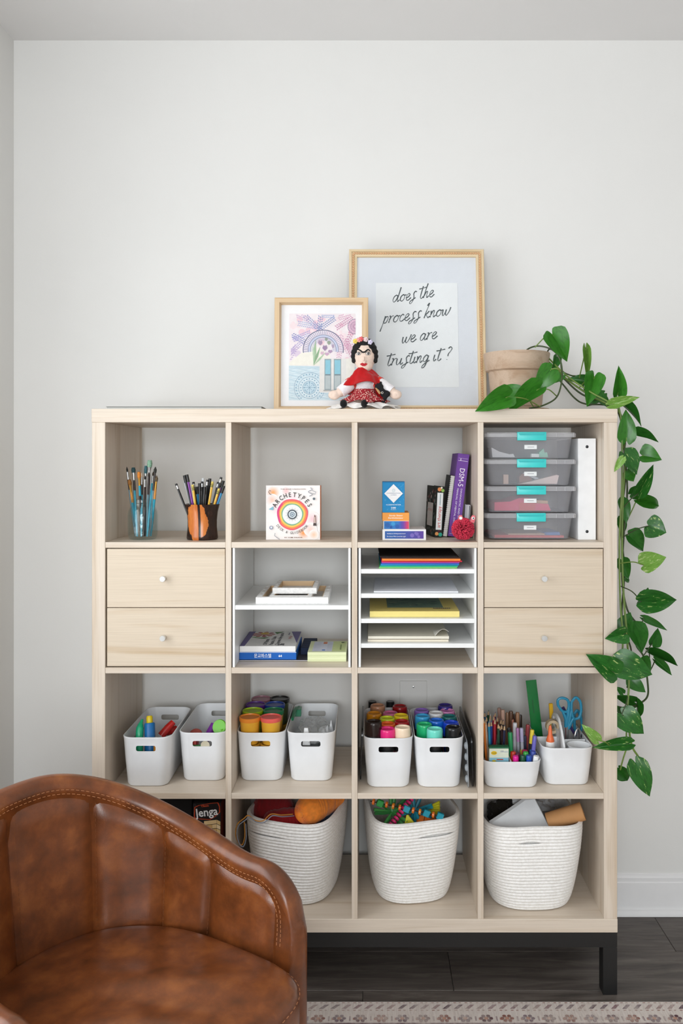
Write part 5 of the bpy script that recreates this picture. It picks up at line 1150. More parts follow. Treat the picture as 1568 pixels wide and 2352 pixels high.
for cx, yf, lab in ((-.634, 2.422, 'white slotted bin of clay tools with a blue and yellow roller'), (-.4815, 2.464, 'white slotted bin with purple and lime toys, beside the divider'), (-.3125, 2.464, 'white slotted bin packed with modelling dough tubs'), (-.167, 2.462, 'white slotted bin of clear plastic bags'), (.0565, 2.414, 'white slotted bin of warm coloured paint bottles'), (.2015, 2.414, 'white slotted bin of cool coloured paint bottles')):
    o = bpy.data.objects.new('storage_bin', BINM); COL.objects.link(o); o.location = (cx, yf, R3); tag(o, lab, 'bin', 'white slotted bins'); BINS.append((cx, yf))
RIM = R3+.1435; BF = R3+.0045
def thing1(name, lab, cat, bm, m, group=None, smooth=40):
    return tag(base(O(name, bm, m, None, smooth=smooth)), lab, cat, group)
# bin 1: clay tools
def rod(name, lab, p, q, r0, col, ends=None, cat='toy', n=14):
    t = T(name, lab, cat, p); p, q = Vector(p), Vector(q); d = (q-p).normalized()
    stick(t, [p, p+d*.003, q-d*.003, q], [r0*.85, r0, r0, r0*.85], pl(col), 'barrel', n)
    if ends:
        for s_ in ends: stick(t, [q-d*.001, q+d*.002, q+d*.016, q+d*.02], [r0*.55, r0*.6, r0*.6, r0*.45], pl(ends[0]), 'handle', n); break
        stick(t, [p-d*.016, p], [r0*.5, r0*.6], pl(ends[0]), 'handle', n)
    return t
y1_ = 2.47
rod('clay_roller', 'blue rolling pin with a yellow handle standing in the first bin', (PX(346, y1_), y1_, BF+.022), P3(343.5, 1660, y1_+.03), .0155, '#1f6fae', ['#e2c61e'])
bm = B(); tube(bm, spline([P3(319, 1735, y1_), P3(320, 1690, y1_+.01), P3(322, 1668, y1_+.02), P3(327, 1652, y1_+.03)], 5), [.011]*10+[.009, .008, .006, .005, .004, .003], 12); thing1('clay_tool', 'green plastic clay scraper with a pointed tip in the first bin', 'toy', bm, pl('#1fa877', .25))
t = T('clay_cutter', 'glossy red clay cutters piled in the first bin', 'toy', (PX(385, 2.56), 2.56, BF))
for pts, r_ in (([P3(370, 1690, 2.55), P3(385, 1672, 2.56), P3(398, 1658, 2.57)], [.012, .011, .009]), ([P3(372, 1684, 2.58), P3(392, 1678, 2.58), P3(403, 1672, 2.6)], [.01, .012, .008])): stick(t, pts, r_, pl('#c3231f', .2), 'cutter', 10)
bm = B(); lathe(bm, [(.02, 0), (.021, .004), (.021, .05), (.019, .06)], 20, (PX(388, 2.6), 2.6, BF+.02)); thing1('clay_press', 'dark maroon clay press behind the red cutters', 'toy', bm, pl('#4a1218', .3))
bm = B(); lathe(bm, [(.017, 0), (.018, .003), (.018, .085), (.0165, .0865), (.0155, .082)], 24, (PX(367, 2.47), 2.47, BF+.02)); thing1('orange_lid', 'orange round cap beside the blue roller in the first bin', 'toy', bm, pl('#e8962e'))
bm = B(); box(bm, PX(305, 2.48), PX(318, 2.48), 2.47, 2.52, BF, BF+.12, .004, 2); thing1('green_block', 'dark green plastic mould at the edge of the first bin', 'toy', bm, pl('#1f6a45'))
# bin 2
y2_ = 2.55
bm = B(); tube(bm, spline([P3(468, 1720, y2_-.03), P3(478, 1690, y2_), P3(492, 1664, y2_+.02)], 5), [.008]*5+[.011]*6, 12); thing1('purple_tool', 'purple plastic dough tool leaning in the second bin', 'toy', bm, pl('#7a2a9a'))
t = T('lime_cutter', 'lime green dough cutter with a round disc in the second bin', 'toy', P3(508, 1672, 2.52)); bm = B(); lathe(bm, [(.001, 0), (.02, .001), (.022, .004), (.02, .008), (.001, .009)], 26); xform(bm, LT(*P3(505, 1670, 2.53)) @ RY(-.5) @ RX(1.1)); O('disc', bm, pl('#6fc52c'), t); stick(t, [P3(510, 1674, 2.52), P3(514, 1690, 2.52), P3(512, 1722, 2.52)], .005, pl('#6fc52c'), 'handle')
bm = B(); box(bm, PX(440, 2.5), PX(453, 2.5), 2.485, 2.53, BF, BF+.119, .004, 2); thing1('red_mould', 'red plastic mould seen through the slot of the second bin', 'toy', bm, pl('#b5281e'))
bm = B(); box(bm, PX(436, 2.5), PX(470, 2.5), 2.478, 2.488, BF, BF+.098, .003, 2); thing1('green_mould', 'flat green plastic mould behind the slot of the second bin', 'toy', bm, pl('#1f7f3a'))
bm = B(); lathe(bm, [(.001, 0), (.012, .0005), (.013, .003), (.001, .0035)], 24); xform(bm, LT(*P3(471.5, 1711, 2.474)) @ RX(PI/2)); t = thing1('patterned_lid', 'round patterned lid showing in the slot of the second bin', 'lid', bm, pl('#cfc7ae'))
bm = B(); ball(bm, P3(450, 1686, 2.60), .017, (1.2, 1, 1), 2); ball(bm, P3(444, 1692, 2.60), .012, (1, 1, 1), 2); thing1('red_dough', 'pinkish red lump of dough in the second bin', 'toy', applied(bm, [('REMESH', dict(mode='VOXEL', voxel_size=.003))]), mat('red_dough', '#d36a60', .7), smooth=80)
# bin 3: dough tubs
def tub(x, y, z, lid_c, body_c, lab, tall=.078):
    t = T('dough_tub', lab, 'tub', (x, y, z), 0, 'modelling dough tubs')
    bm = B(); lathe(bm, [(.0235, 0), (.0245, .002), (.0285, tall-.016), (.0295, tall-.014), (.0288, tall-.008), (.0285, tall-.006)], 28); O('tub', bm, pl(body_c), t, world=False)
    bm = B(); lathe(bm, [(.0305, tall-.012), (.0315, tall-.009), (.0315, tall-.001), (.0305, tall), (.0275, tall), (.0265, tall-.003), (.001, tall-.003)], 28); O('lid', bm, pl(lid_c), t, world=False)
    return t
TUBS = [(570.5, 1644, '#ee8f32', '#f0b23a', 'orange-lidded dough tub at the front of its bin'), (622, 1643, '#f0665c', '#f2b93f', 'coral-lidded yellow dough tub at the front of its bin'), (578, 1629, '#a3c41f', '#b9cf3a', 'lime-lidded dough tub behind the orange one'), (628, 1630, '#167a4a', '#d9a23c', 'green-lidded dough tub behind the coral one'), (583, 1614, '#5a2b86', '#5f3a85', 'purple-lidded dough tub behind the lime one'), (631, 1612, '#1b3f94', '#7d8a4e', 'dark blue-lidded dough tub behind the green one'), (600, 1597, '#a0707f', '#8f8a5c', 'mauve-lidded dough tub at the back of its bin'), (642, 1600, '#161616', '#4f5a3a', 'black-lidded dough tub at the back of its bin')]
ztop = .744
for px, py, lc, bc, lab in TUBS:
    Y = 2.507+.0645*[1644, 1629, 1614, 1597].index(min((1644, 1629, 1614, 1597), key=lambda q: abs(q-py))); x = max(-.349, min(-.277, PX(px, Y))); tub(x, Y, ztop-.078, lc, bc, lab)
    if abs(px-570.5) < 60 and py > 1640:
        cv = Canvas(); r_ = bpy.data.objects
    tub(min(max(x, -.350), -.275), min(Y, 2.728), BF, '#d8a436', '#e8b33a', 'dough tub of the lower layer under the '+lab.split('-')[0].split(' ')[0]+'-lidded one' if 'dark' not in lab else 'dough tub of the lower layer under the dark blue-lidded one', ztop-.0785-BF)
for px in (555, 633): 
    pass
# bin 4: plastic bags
def crumple(name, lab, cx, cy, cz, sx, sy, sz, col, alpha, seed, sub=4, amp=.35, cat='plastic bag'):
    bm = B(); bmesh.ops.create_icosphere(bm, subdivisions=sub, radius=1)
    for v in bm.verts:
        n_ = noise.noise(v.co*2.2+Vector((seed, 0, 0)))*amp+abs(noise.noise(v.co*5+Vector((0, seed, 0))))*amp*.8; v.co = v.co*(1+n_); v.co = Vector((cx+v.co.x*sx, cy+v.co.y*sy, cz+v.co.z*sz))
    return thing1(name, lab, cat, bm, clear(name+'_film', col, alpha, .12), smooth=18)
crumple('plastic_bag', 'crumpled clear plastic bag filling the last of the slotted toy bins', -.169, 2.60, RIM-.035, .046, .095, .022, '#dfe3e4', .35, 3)
bm = B(); tube(bm, [P3(671, 1652, 2.60), P3(677, 1632, 2.66), P3(686, 1626, 2.70)], [.005, .007, .007], 8); t = thing1('green_clip', 'green zip strip of a clear bag in the white bin', 'bag clip', bm, pl('#1a7a50'))
bm = B(); box(bm, PX(676, 2.69), PX(693, 2.69), 2.66, 2.70, PZ(1640, 2.69), PZ(1624, 2.69), .002); thing1('green_label', 'translucent green bag top sticking out of the white bin', 'bag', bm, clear('green_film', '#3f9a72', .75))
bm = B(); prism(bm, [(-.012, -.05), (.010, -.05), (.004, .0), (-.007, .0)], -.002, .002, 'xz'); xform(bm, LT(*P3(704, 1672, 2.495))); thing1('white_nozzle', 'white plastic strip standing behind the front wall of the bag bin', 'plastic strip', bm, pl('#f1f1f1'))
bm = B(); lathe(bm, [(.010, 0), (.0095, .03), (.002, .065), (.001, .07)], 12, (PX(760, 2.55), 2.55, RIM-.06)); thing1('piping_tip', 'clear cone nozzle in the bag bin', 'nozzle', bm, clear('cone_film', '#e8eaec', .6))
crumple('foil_scrap', 'shiny crumpled foil beside the clear bag in the bin', -.128, 2.535, RIM-.032, .02, .03, .024, '#c9ccce', .8, 8, 3, .5, 'foil')
crumple('grey_bag', 'grey plastic bag at the bottom of the bag bin', -.168, 2.60, BF+.05, .04, .10, .036, '#8d9193', .85, 11, 3, .25)
# bins 5 and 6: paint bottles, bases up
def bottle(x, y, ztop_, col, lab, group, r_=.0232):
    h = ztop_-BF; t = T('paint_bottle', lab, 'paint bottle', (x, y, BF), 0, group); k = r_/.0232
    bm = B(); lathe(bm, [(.010, .0), (.0105, .018), (.0125, .020), (.0145, .04), (.0185*k, .075), (.0215*k, .095), (r_, .108), (r_, h-.006), (r_*.97, h-.002), (r_*.9, h), (r_*.8, h-.0005), (r_*.72, h-.004), (r_*.4, h-.006), (.001, h-.0055)], 26); O('bottle', bm, pl(col, .25), t, world=False)
    bm = B(); lathe(bm, [(r_*.93, .094), (r_*.955, .0955), (r_*1.012, .109), (r_*1.012, h-.040), (r_*1.004, h-.0395)], 26, cap0=False, cap1=False); O('label_wrap', bm, pl('#17181a', .4), t, world=False)
    bm = B(); lathe(bm, [(.0112, 0), (.0115, .001), (.0115, .015), (.0105, .017)], 16); O('cap', bm, pl('#1a1a1a'), t, world=False)
W5 = [(855, 1656, '#22130f', 'near-black brown', .748), (859, 1637, '#d68a1a', 'ochre orange', 0), (867, 1619, '#c08a68', 'tan', .728), (896, 1636, '#c9648f', 'mauve pink', 0), (920, 1621, '#96141a', 'dark red', .728), (889, 1648, '#d4e02a', 'lime yellow', 0), (928, 1642, '#f0d020', 'sunny yellow', 0), (890, 1661, '#ea6420', 'vivid orange', 0), (929, 1656, '#b0161c', 'crimson', 0), (889, 1675, '#ec2a80', 'hot pink', 0), (928, 1669, '#f3dcc0', 'pale peach', .732)]
W6 = [(968, 1630, '#8a68bc', 'lavender', 0), (1022, 1619, '#33267a', 'dark purple', .732), (1001, 1636, '#e4e4e6', 'white', 0), (1033, 1631, '#d185bc', 'orchid pink', 0), (970, 1643, '#3aa6dc', 'sky blue', 0), (1031, 1644, '#0f6a6a', 'deep teal', 0), (1002, 1653, '#1a6ad0', 'azure blue', 0), (1037, 1658, '#1844c4', 'royal blue', 0), (974, 1662, '#1fb574', 'emerald green', 0), (998, 1676, '#72dcc8', 'mint', 0), (1041, 1672, '#131416', 'black', .732)]
for W_, cxb, g_, nm in ((W5, .0565, 'warm paint bottles', 'warm'), (W6, .2015, 'cool paint bottles', 'cool')):
    for px, py, col, cn, zt in W_:
        zt = zt or .727; Y = F*(CZ-zt)/(py-VY); Y = max(2.447, min(2.682, Y)); x = max(cxb-.0415, min(cxb+.0415, PX(px, Y)))
        bottle(x, Y, zt, col, cn+' paint bottle standing upside down in the bin of '+nm+' paints', g_)
for i, px in enumerate((855, 896)):
    Y = 2.752; x = PX(px, Y); t = T('craft_bottle', ['thin black-capped bottle behind the tan paint bottle', 'thin black-capped bottle behind the dark red paint bottle'][i], 'bottle', (x, Y, R3), 0, 'black-capped bottles behind the bins'); bm = B(); lathe(bm, [(.017, 0), (.018, .002), (.018, .11), (.013, .122), (.012, .126)], 20); O('bottle', bm, pl('#cdbfae' if i == 0 else '#7a2420'), t, world=False); bm = B(); lathe(bm, [(.0135, .124), (.0135, .152), (.012, .154)], 18); O('cap', bm, BLKP, t, world=False)
# trays beside the bins
def tray(lab, X, yc, d, h, th, m, lean_, wells=0):
    t = T('paint_palette', lab, 'palette', (X, yc, R3), 0); t.rotation_euler = (0, lean_, 0); bm = B(); prism(bm, [(x, h/2+z_) for x, z_ in rrect(d, h, .02, 5)], -th/2, th/2, 'yz'); O('tray', bm, m, t, world=False)
    for i in range(wells):
        bm = B(); ball(bm, (-th/2, -d/2+.03+(d-.06)*(i % 2), .02+(h-.04)*(i//2)/max(1, wells/2-1)), .011, (.55, 1, 1), 2); O('well', bm, m, t, world=False)
tray('black plastic paint palette standing on edge beside the divider', .2975, 2.575, .315, .148, .004, pl('#0e0f11', .2), -.035)
tray('clear plastic paint palette with round wells next to the black one', .2835, 2.56, .30, .135, .002, clear('clear_palette', '#c9d0d6', .5, .1), -.03, 8)
tray('dark glossy paint palette leaning at the divider beside the warm paints', -.0235, 2.60, .26, .15, .004, pl('#1b1a1a', .2), .04)
# ------------------------------------------------------------------ row 3, last column: art organisers
t = T('pencil_organiser', 'low white organiser box with a lengthwise divider, full of pencils and markers', 'organiser', (.4085, 2.555, R3)); OX0, OX1, OY0, OY1, OH = .324, .493, 2.412, 2.70, .0775
me = binmesh(OX1-OX0, OY1-OY0, OH, False); me.transform(LT((OX0+OX1)/2, OY0, R3)); O('tray', me, WB, t)
O('divider_wall', box(B(), .4045, .4065, OY0+.012, OY1-.012, R3+.004, R3+OH-.001), WB, t)
zf = R3+.0105
ODX = [.3385, .3975]
# crayon box
cbx0, cbx1, cby = .3455, .4005, 2.436; t = T('crayon_box', 'white and blue crayon box with a yellow oval logo at the front of the organiser', 'box', ((cbx0+cbx1)/2, cby+.009, zf)); ch = PZ(1716, cby)-zf
O('carton', box(B(), cbx0, cbx1, cby, cby+.018, zf, zf+ch, .0005), paper('#e8ecdc'), t); O('lid', box(B(), cbx0-.0005, cbx1+.0005, cby-.0005, cby+.0185, zf+ch-.004, zf+ch+.0005), paper('#2f6a4a'), t)
cv = Canvas(); w = cbx1-cbx0; cv.rect(0, 0, w, ch-.03, '#8fc7dc'); cv.rect(0, ch-.03, w, ch-.005, '#e6ecd8'); cv.disc(w*.24, ch-.0165, .0085, '#f0c51e', 20, .0055); cv.text('Crayola', w*.24, ch-.0178, .0042, '#2f6a3a', .02); cv.text('100', w*.66, ch-.0145, .007, '#8590a8', .02); cv.rect(w*.76, ch-.0145, w*.97, ch-.0125, '#b3bcc8')
cv.rect(w*.38, ch-.0365, w*.72, ch-.0335, '#c04a3c')
for i in range(8): a_ = 2*PI*i/8; cv.poly([(w*.24, ch-.042), (w*.24+.0068*math.cos(a_-.25), ch-.042+.0068*math.sin(a_-.25)), (w*.24+.0068*math.cos(a_+.25), ch-.042+.0068*math.sin(a_+.25))], '#e6c41e')
cv.disc(w*.24, ch-.042, .0045, '#f2d83a', 14); cv.build(t, LT(cbx0, cby-.0008, zf))
def cpencil(px, py, Y, col, cn, bx_, by_):
    tip = P3(px, py, Y); bot = Vector((bx_, by_, zf)); d = (tip-bot).normalized(); t = T('coloured_pencil', cn+' coloured pencil standing tip up in the organiser', 'pencil', bot, 0, 'coloured pencils in the organiser')
    stick(t, [bot, tip-d*.016], .0036, pl(col), 'barrel', 6); stick(t, [tip-d*.016, tip-d*.005], [.0035, .0014], mat('pencil_wood', '#d9b48a', .6), 'sharpened_wood', 6); stick(t, [tip-d*.005, tip], [.0014, .0003], pl(col), 'lead', 6)
rc = random.Random(11)
for i, (px, py, Y, col, cn) in enumerate([(1110, 1648, 2.50, '#e07a28', 'orange'), (1115, 1652, 2.52, '#e8cdb4', 'peach'), (1122, 1656, 2.50, '#2a8fb8', 'cerulean'), (1117, 1644, 2.56, '#1b2d5c', 'navy'), (1128, 1655, 2.54, '#2b4fa0', 'cobalt'), (1136, 1650, 2.52, '#c22a3c', 'red'), (1144, 1660, 2.49, '#1f4a34', 'dark green'), (1147, 1664, 2.5, '#18181c', 'black'), (1152, 1662, 2.52, '#3d2020', 'maroon'), (1158, 1664, 2.5, '#20274a', 'midnight blue'), (1126, 1640, 2.6, '#e6e2dc', 'white'), (1134, 1642, 2.58, '#b51f4a', 'raspberry'), (1143, 1645, 2.6, '#8a2a22', 'brick'), (1151, 1650, 2.58, '#5a3a24', 'brown'), (1113, 1634, 2.62, '#2c6a8a', 'steel blue'), (1122, 1630, 2.64, '#1e5a3a', 'pine green'), (1138, 1634, 2.64, '#6a2a5a', 'plum'), (1156, 1652, 2.6, '#2a2a2e', 'graphite')]):
    f_ = (i % 9)/8; cpencil(px, py, Y, col, cn, .345+.05*((px-1107)/53), 2.485+(Y-2.49)*1.05)
def marker(px, py, Y, col, cap, lab, r_=.0052, lenx=.13, lean_=(0, 0), clr=False):
    tip = P3(px, py, Y); bot = Vector((min(max(tip.x+lean_[0], .417), .470), max(tip.y+lean_[1], 2.440), zf)); d = (tip-bot).normalized(); t = T('marker', lab, 'marker', bot, 0, 'markers in the organiser')
    L_ = (tip-bot).length; c_ = min(.04, L_*.4); stick(t, [bot, tip-d*c_], r_*.92, clear('clear_marker', '#d4d6e2', .6) if clr else pl(col), 'barrel', 12); stick(t, [tip-d*c_, tip-d*.003, tip], [r_, r_, r_*.85], pl(cap), 'cap', 12)
for i, (px, py, col, nm) in enumerate([(1165, 1636, '#9a7458', 'fawn'), (1173, 1633, '#6b4a36', 'umber'), (1188, 1636, '#a87c5e', 'camel'), (1181, 1640, '#4f3528', 'chocolate'), (1194, 1642, '#3a2a22', 'espresso'), (1154, 1630, '#c8a08c', 'rose beige'), (1146, 1626, '#b58f80', 'dusty pink'), (1176, 1652, '#d98f78', 'coral')]): marker(px, py, 2.66-.02*(i % 3), col, col, nm+' skin tone marker at the back of the organiser', .0062)
for a in [(1171, 1682, 2.475, '#1f8a50', '#1f8a50', 'green highlighter marker standing in the organiser', .0068, .1, (-.002, 0)), (1168, 1672, 2.52, '#202428', '#202428', 'charcoal marker leaning in the organiser', .006, .1, (.014, 0)), (1182, 1660, 2.56, '#dcdce2', '#e4e4ea', 'white capped marker standing among the clear pens', .0065), (1188, 1672, 2.53, '#b87ab0', '#c48abf', 'pink gel pen with a clear barrel', .005, .1, (.006, 0), True), (1197, 1672, 2.51, '#a8a2c8', '#b5afd0', 'lilac gel pen with a clear barrel', .0055, .1, (.005, 0), True), (1222, 1676, 2.49, '#1a1a1e', '#e8cf3a', 'black marker with a yellow cap', .006, .1, (-.012, 0)), (1228, 1690, 2.475, '#7a78c4', '#6f6ac0', 'periwinkle highlighter standing beside the yellow-capped marker', .006, .1, (-.004, 0)), (1212, 1664, 2.56, '#b04a4e', '#a84448', 'dull red marker behind the black one', .006), (1205, 1690, 2.55, '#3a3e52', '#3a3e52', 'slate marker lying behind the gel pens', .005)]: marker(*a)
for px, py, Y, col, nm in [(1184, 1736, 2.435, '#e81f9a', 'magenta'), (1200, 1735, 2.438, '#0f4f30', 'bottle green'), (1214, 1735, 2.437, '#1d4fb0', 'ultramarine'), (1231, 1736, 2.436, '#f0f0ee', 'white'), (1178, 1726, 2.465, '#d03f2a', 'vermilion'), (1207, 1727, 2.46, '#3cb04a', 'grass green'), (1224, 1725, 2.463, '#3a4fa8', 'indigo'), (1205, 1723, 2.485, '#d81f6a', 'cerise'), (1222, 1721, 2.487, '#2a78c4', 'mid blue'), (1188, 1730, 2.462, '#5a1a3a', 'burgundy'), (1200, 1722, 2.505, '#e8b84a', 'mustard')]: marker(px, py, Y, col, col, 'short '+nm+' marker cap in the front row of the organiser', .0082)
# caddy
t = T('art_caddy', 'white caddy with an arched carrying handle beside the pencil organiser', 'caddy', (.571, 2.55, R3)); KX0, KX1, KY0, KY1, KH = .4975, .6465, 2.432, 2.68, .1095
me = binmesh(KX1-KX0, KY1-KY0, KH, False); me.transform(LT((KX0+KX1)/2, KY0, R3)); O('tray', me, WB, t)
hx = PX(1283, 2.5)+.006
bm = B(); pr = [(KY0+.02, R3+.006), (KY1-.02, R3+.006), (KY1-.02, R3+KH-.01), (KY1-.055, R3+KH+.03), (KY1-.09, R3+KH+.056), ((KY0+KY1)/2, R3+KH+.062), (KY0+.09, R3+KH+.056), (KY0+.055, R3+KH+.03), (KY0+.02, R3+KH-.01)]
prism(bm, pr, hx-.003, hx+.003, 'yz'); c = B(); prism(c, [((KY0+KY1)/2+x, R3+KH+.033+z_) for x, z_ in rrect(.085, .030, .014, 5)], hx-.02, hx+.02, 'yz'); O('handle', cut(bm, c), WB, t)
O('cross_wall', box(B(), hx+.003, KX1-.006, 2.52, 2.522, R3+.005, R3+KH-.003), WB, t); O('cross_wall', box(B(), KX0+.006, hx-.003, 2.545, 2.547, R3+.005, R3+KH-.003), WB, t)
kz = R3+.0105
t = T('ruler', 'translucent green ruler standing at the back of the caddy', 'ruler', (PX(1240, 2.64), 2.64, kz)); a_ = P3(1219, 1562, 2.66); b0 = Vector((PX(1237, 2.63)+.004, 2.63, kz)); d = (a_-b0).normalized(); L_ = (a_-b0).length
bm = B(); box(bm, -.0165, .0165, -.0012, .0012, 0, L_, .0004); Mr = LT(*b0) @ RX(-math.asin(d.y)) @ RY(math.atan2(d.x, d.z)); xform(bm, Mr); O('blade', bm, clear('green_acrylic', '#128a3f', .82, .15), t); cv = Canvas()
for i in range(int((L_-.02)/.0053)): cv.rect(.0095 if i % 5 else .006, .01+i*.0053, .0155, .0105+i*.0053, '#0c4f28')
cv.rect(-.004, L_-.10, -.002, L_-.06, '#0d5a2c'); cv.build(t, Mr @ LT(0, -.0014, 0))
SB = pl('#2f93b8', .4); t = T('scissors', 'blue-handled scissors with handles up in the caddy', 'scissors', (PX(1305, 2.58), 2.58, kz))
def loopring(pts, r_, name='handle'):
    p = spline([P3(*q) for q in pts]+[P3(*pts[0])], 6); bm = B(); tube(bm, p, r_, 8); O(name, bm, SB, t)
SY_ = 2.585
loopring([(1281, 1620, SY_), (1281, 1608, SY_), (1290, 1603, SY_), (1303, 1608, SY_), (1306, 1622, SY_), (1302, 1634, SY_), (1291, 1633, SY_)], .0042); loopring([(1312, 1612, SY_), (1322, 1602, SY_), (1332, 1612, SY_), (1334, 1632, SY_), (1329, 1648, SY_), (1317, 1650, SY_), (1312, 1632, SY_)], .0042)
for pts in ([(1292, 1634, SY_), (1300, 1652, SY_), (1299, 1670, SY_)], [(1306, 1622, SY_), (1304, 1645, SY_), (1300, 1668, SY_)], [(1316, 1650, SY_), (1308, 1664, SY_), (1304, 1674, SY_)], [(1312, 1632, SY_), (1307, 1652, SY_), (1304, 1672, SY_)]): stick(t, [P3(*q) for q in pts], [.0042, .0065, .0055], SB, 'handle_arm', 10)
stick(t, [P3(1302, 1668, SY_), Vector((PX(1300, SY_), SY_, kz+.002))], [.006, .002], SILV, 'blade', 6)
t2 = t; t = T('scissors', 'second pair of blue scissors with a purple grip behind the first', 'scissors', (PX(1322, 2.63), 2.63, kz)); loopring([(1318, 1640, 2.63), (1326, 1632, 2.63), (1334, 1650, 2.63), (1336, 1670, 2.63), (1330, 1682, 2.63), (1320, 1676, 2.63)], .0045); stick(t, [P3(1328, 1682, 2.63), Vector((PX(1324, 2.63), 2.63, kz+.002))], [.005, .002], SILV, 'blade', 6); stick(t, [P3(1284, 1630, 2.63), P3(1293, 1626, 2.63), P3(1300, 1640, 2.63), P3(1310, 1670, 2.63), P3(1322, 1690, 2.63)], [.004, .006, .005, .005, .004], pl('#4a3f78'), 'grip', 8)
gx, gy = .5285, 2.478; t = T('glue_bottle', 'glue bottle with an orange twist cap in the caddy', 'glue', (gx, gy, kz)); gt = PZ(1666, gy); bm = B(); rings = []
for w_, d_, z_ in ((.028, .02, 0), (.03, .022, .003), (.031, .024, .062), (.029, .022, .072), (.02, .018, .080)): rings.append([(gx+x, gy+y, kz+z_) for x, y in rrect(w_, d_, min(w_, d_)*.45, 4)])
loft(bm, rings); O('bottle', bm, pl('#ded9d6', .3), t); O('label_wrap', box(B(), gx-.0152, gx+.0152, gy-.0125, gy+.0125, kz+.01, kz+.055, .003), pl('#e88a5a'), t); bm = B(); lathe(bm, [(.0125, kz+.080), (.013, kz+.082), (.013, kz+.102), (.0115, kz+.104)], 20, (gx, gy, 0)); O('collar', bm, pl('#f0eeec'), t); hh = gt-(kz+.104); bm = B(); lathe(bm, [(.0115, 0), (.012, .003), (.008, hh*.35), (.0065, hh*.4), (.005, hh*.8), (.003, hh)], 18, (gx, gy, kz+.104)); O('twist_cap', bm, pl('#ea6f3c'), t)
t = T('white_cup', 'small white plastic cup at the front of the caddy', 'cup', (.611, 2.477, kz)); bm = B(); lathe(bm, [(.024, 0), (.026, .004), (.0335, .093), (.0345, .0955), (.0325, .0955), (.025, .008), (.01, .006)], 30); O('cup', bm, WB, t, world=False)
t = T('steel_tongs', 'shiny steel clip tool behind the white cup in the caddy', 'clip', (PX(1325, 2.56), 2.56, kz)); stick(t, spline([Vector((PX(1318, 2.55), 2.55, kz)), P3(1318, 1700, 2.55), P3(1325, 1674, 2.555), P3(1330, 1680, 2.56), P3(1331, 1702, 2.56)], 5), .0032, mat('bright_steel', '#c8cacc', .15, 1), 'wire'); stick(t, [P3(1334, 1688, 2.57), P3(1342, 1702, 2.57), Vector((PX(1344, 2.57), 2.57, kz))], .004, pl('#33343a'), 'grip')
bm = B(); lathe(bm, [(.02, 0), (.02, .02), (.012, .02), (.012, 0)], 26, cap0=False, cap1=False); xform(bm, LT(PX(1272, 2.56)-.004, 2.575, RIM-.012) @ RX(PI/2)); 
t = T('tape_roll', 'tan masking tape roll propped in the caddy behind the glue', 'tape', (PX(1272, 2.56)-.004, 2.565, RIM-.033)); O('tape', bm, paper('#cdb898'), t)
bm = B(); box(bm, -.006, .006, -.004, .004, 0, .085, .0015); xform(bm, LT(PX(1268, 2.62), 2.62, R3+.10) @ RY(-.06)); t = thing1('yellow_stapler', 'yellow plastic cutter handle standing at the caddy handle', 'cutter', bm, pl('#e8b41f'))
bm = B(); tube(bm, [P3(1282, 1700, 2.60), P3(1284, 1662, 2.60)], .007, 12); thing1('red_marker', 'red marker seen through the slot of the caddy handle', 'marker', bm, pl('#d8452a'))
# ------------------------------------------------------------------ row 4
R4 = ST[3]+.0004
# block game box and the dark box beside it
jx0, jx1, jy = PX(443, 2.455), PX(507, 2.455), 2.455; JH = .296
t = T('block_game_box', 'tall black box of a wooden block stacking game with white title', 'game box', ((jx0+jx1)/2, jy+.042, R4)); O('carton', box(B(), jx0, jx1, jy, jy+.085, R4, R4+JH, .0006), paper('#1a1718'), t)
O('side_print', box(B(), jx1-.0001, jx1+.0004, jy+.001, jy+.084, R4+.001, R4+JH-.001), paper('#6a2418'), t); w = jx1-jx0; cv = Canvas()
cy0 = .262
for i in range(22):
    a_ = 2*PI*i/22; p = [(w*.5+.012*math.cos(a_), cy0-.02+.012*math.sin(a_)), (w*.5+.09*math.cos(a_-.05), cy0-.02+.09*math.sin(a_-.05)), (w*.5+.09*math.cos(a_+.05), cy0-.02+.09*math.sin(a_+.05))]
    p = [(max(.001, min(w-.001, x)), max(.12, min(JH-.002, y))) for x, y in p]; cv.poly(p, '#2e2b2e')
ol = [(.003, cy0-.008), (.004, cy0+.022), (.016, cy0+.028), (.030, cy0+.030), (.050, cy0+.034), (.073, cy0+.036), (.078, cy0+.024), (.0785, cy0+.008), (.066, cy0-.004), (.05, cy0-.014), (.03, cy0-.013), (.014, cy0-.012)]
cv.poly(ol, '#cf4a24'); cc = Vector((.04, cy0+.01)); cv.poly([tuple(cc+(Vector(p)-cc)*.93) for p in ol], '#171314')
cv.text('Jenga', w*.5-.0005, cy0-.003, .034, '#ececec', .018, .12, .5, .9); cv.text('Classic', w*.44, cy0+.0235, .008, '#e0552c', .02, .1)
for r_ in range(11):                                     # wooden tower
    zt = cy0-.018-.0125*r_; x0_ = w*.40-.004*(r_ % 2); xm = w*.86
    for q in range(3 if r_ % 2 else 1):
        n_ = 3 if r_ % 2 else 1; xa, xb = x0_+(xm-x0_)*q/n_, x0_+(xm-x0_)*(q+1)/n_; sl = .004
        cv.poly([(xa, zt-.011+sl*(xa-x0_)/(xm-x0_)), (xb-.0006, zt-.011+sl*(xb-x0_)/(xm-x0_)), (xb-.0006, zt+sl*(xb-x0_)/(xm-x0_)), (xa, zt+sl*(xa-x0_)/(xm-x0_))], ['#dcbd8a', '#cfa96f', '#c69d63'][(r_+q) % 3])
    cv.poly([(xm, zt-.007), (w*.985, zt-.012), (w*.985, zt-.001), (xm, zt+.004)], '#e5cda2' if r_ % 2 else '#d6b67e')
cv.build(t, LT(jx0, jy-.0003, R4))
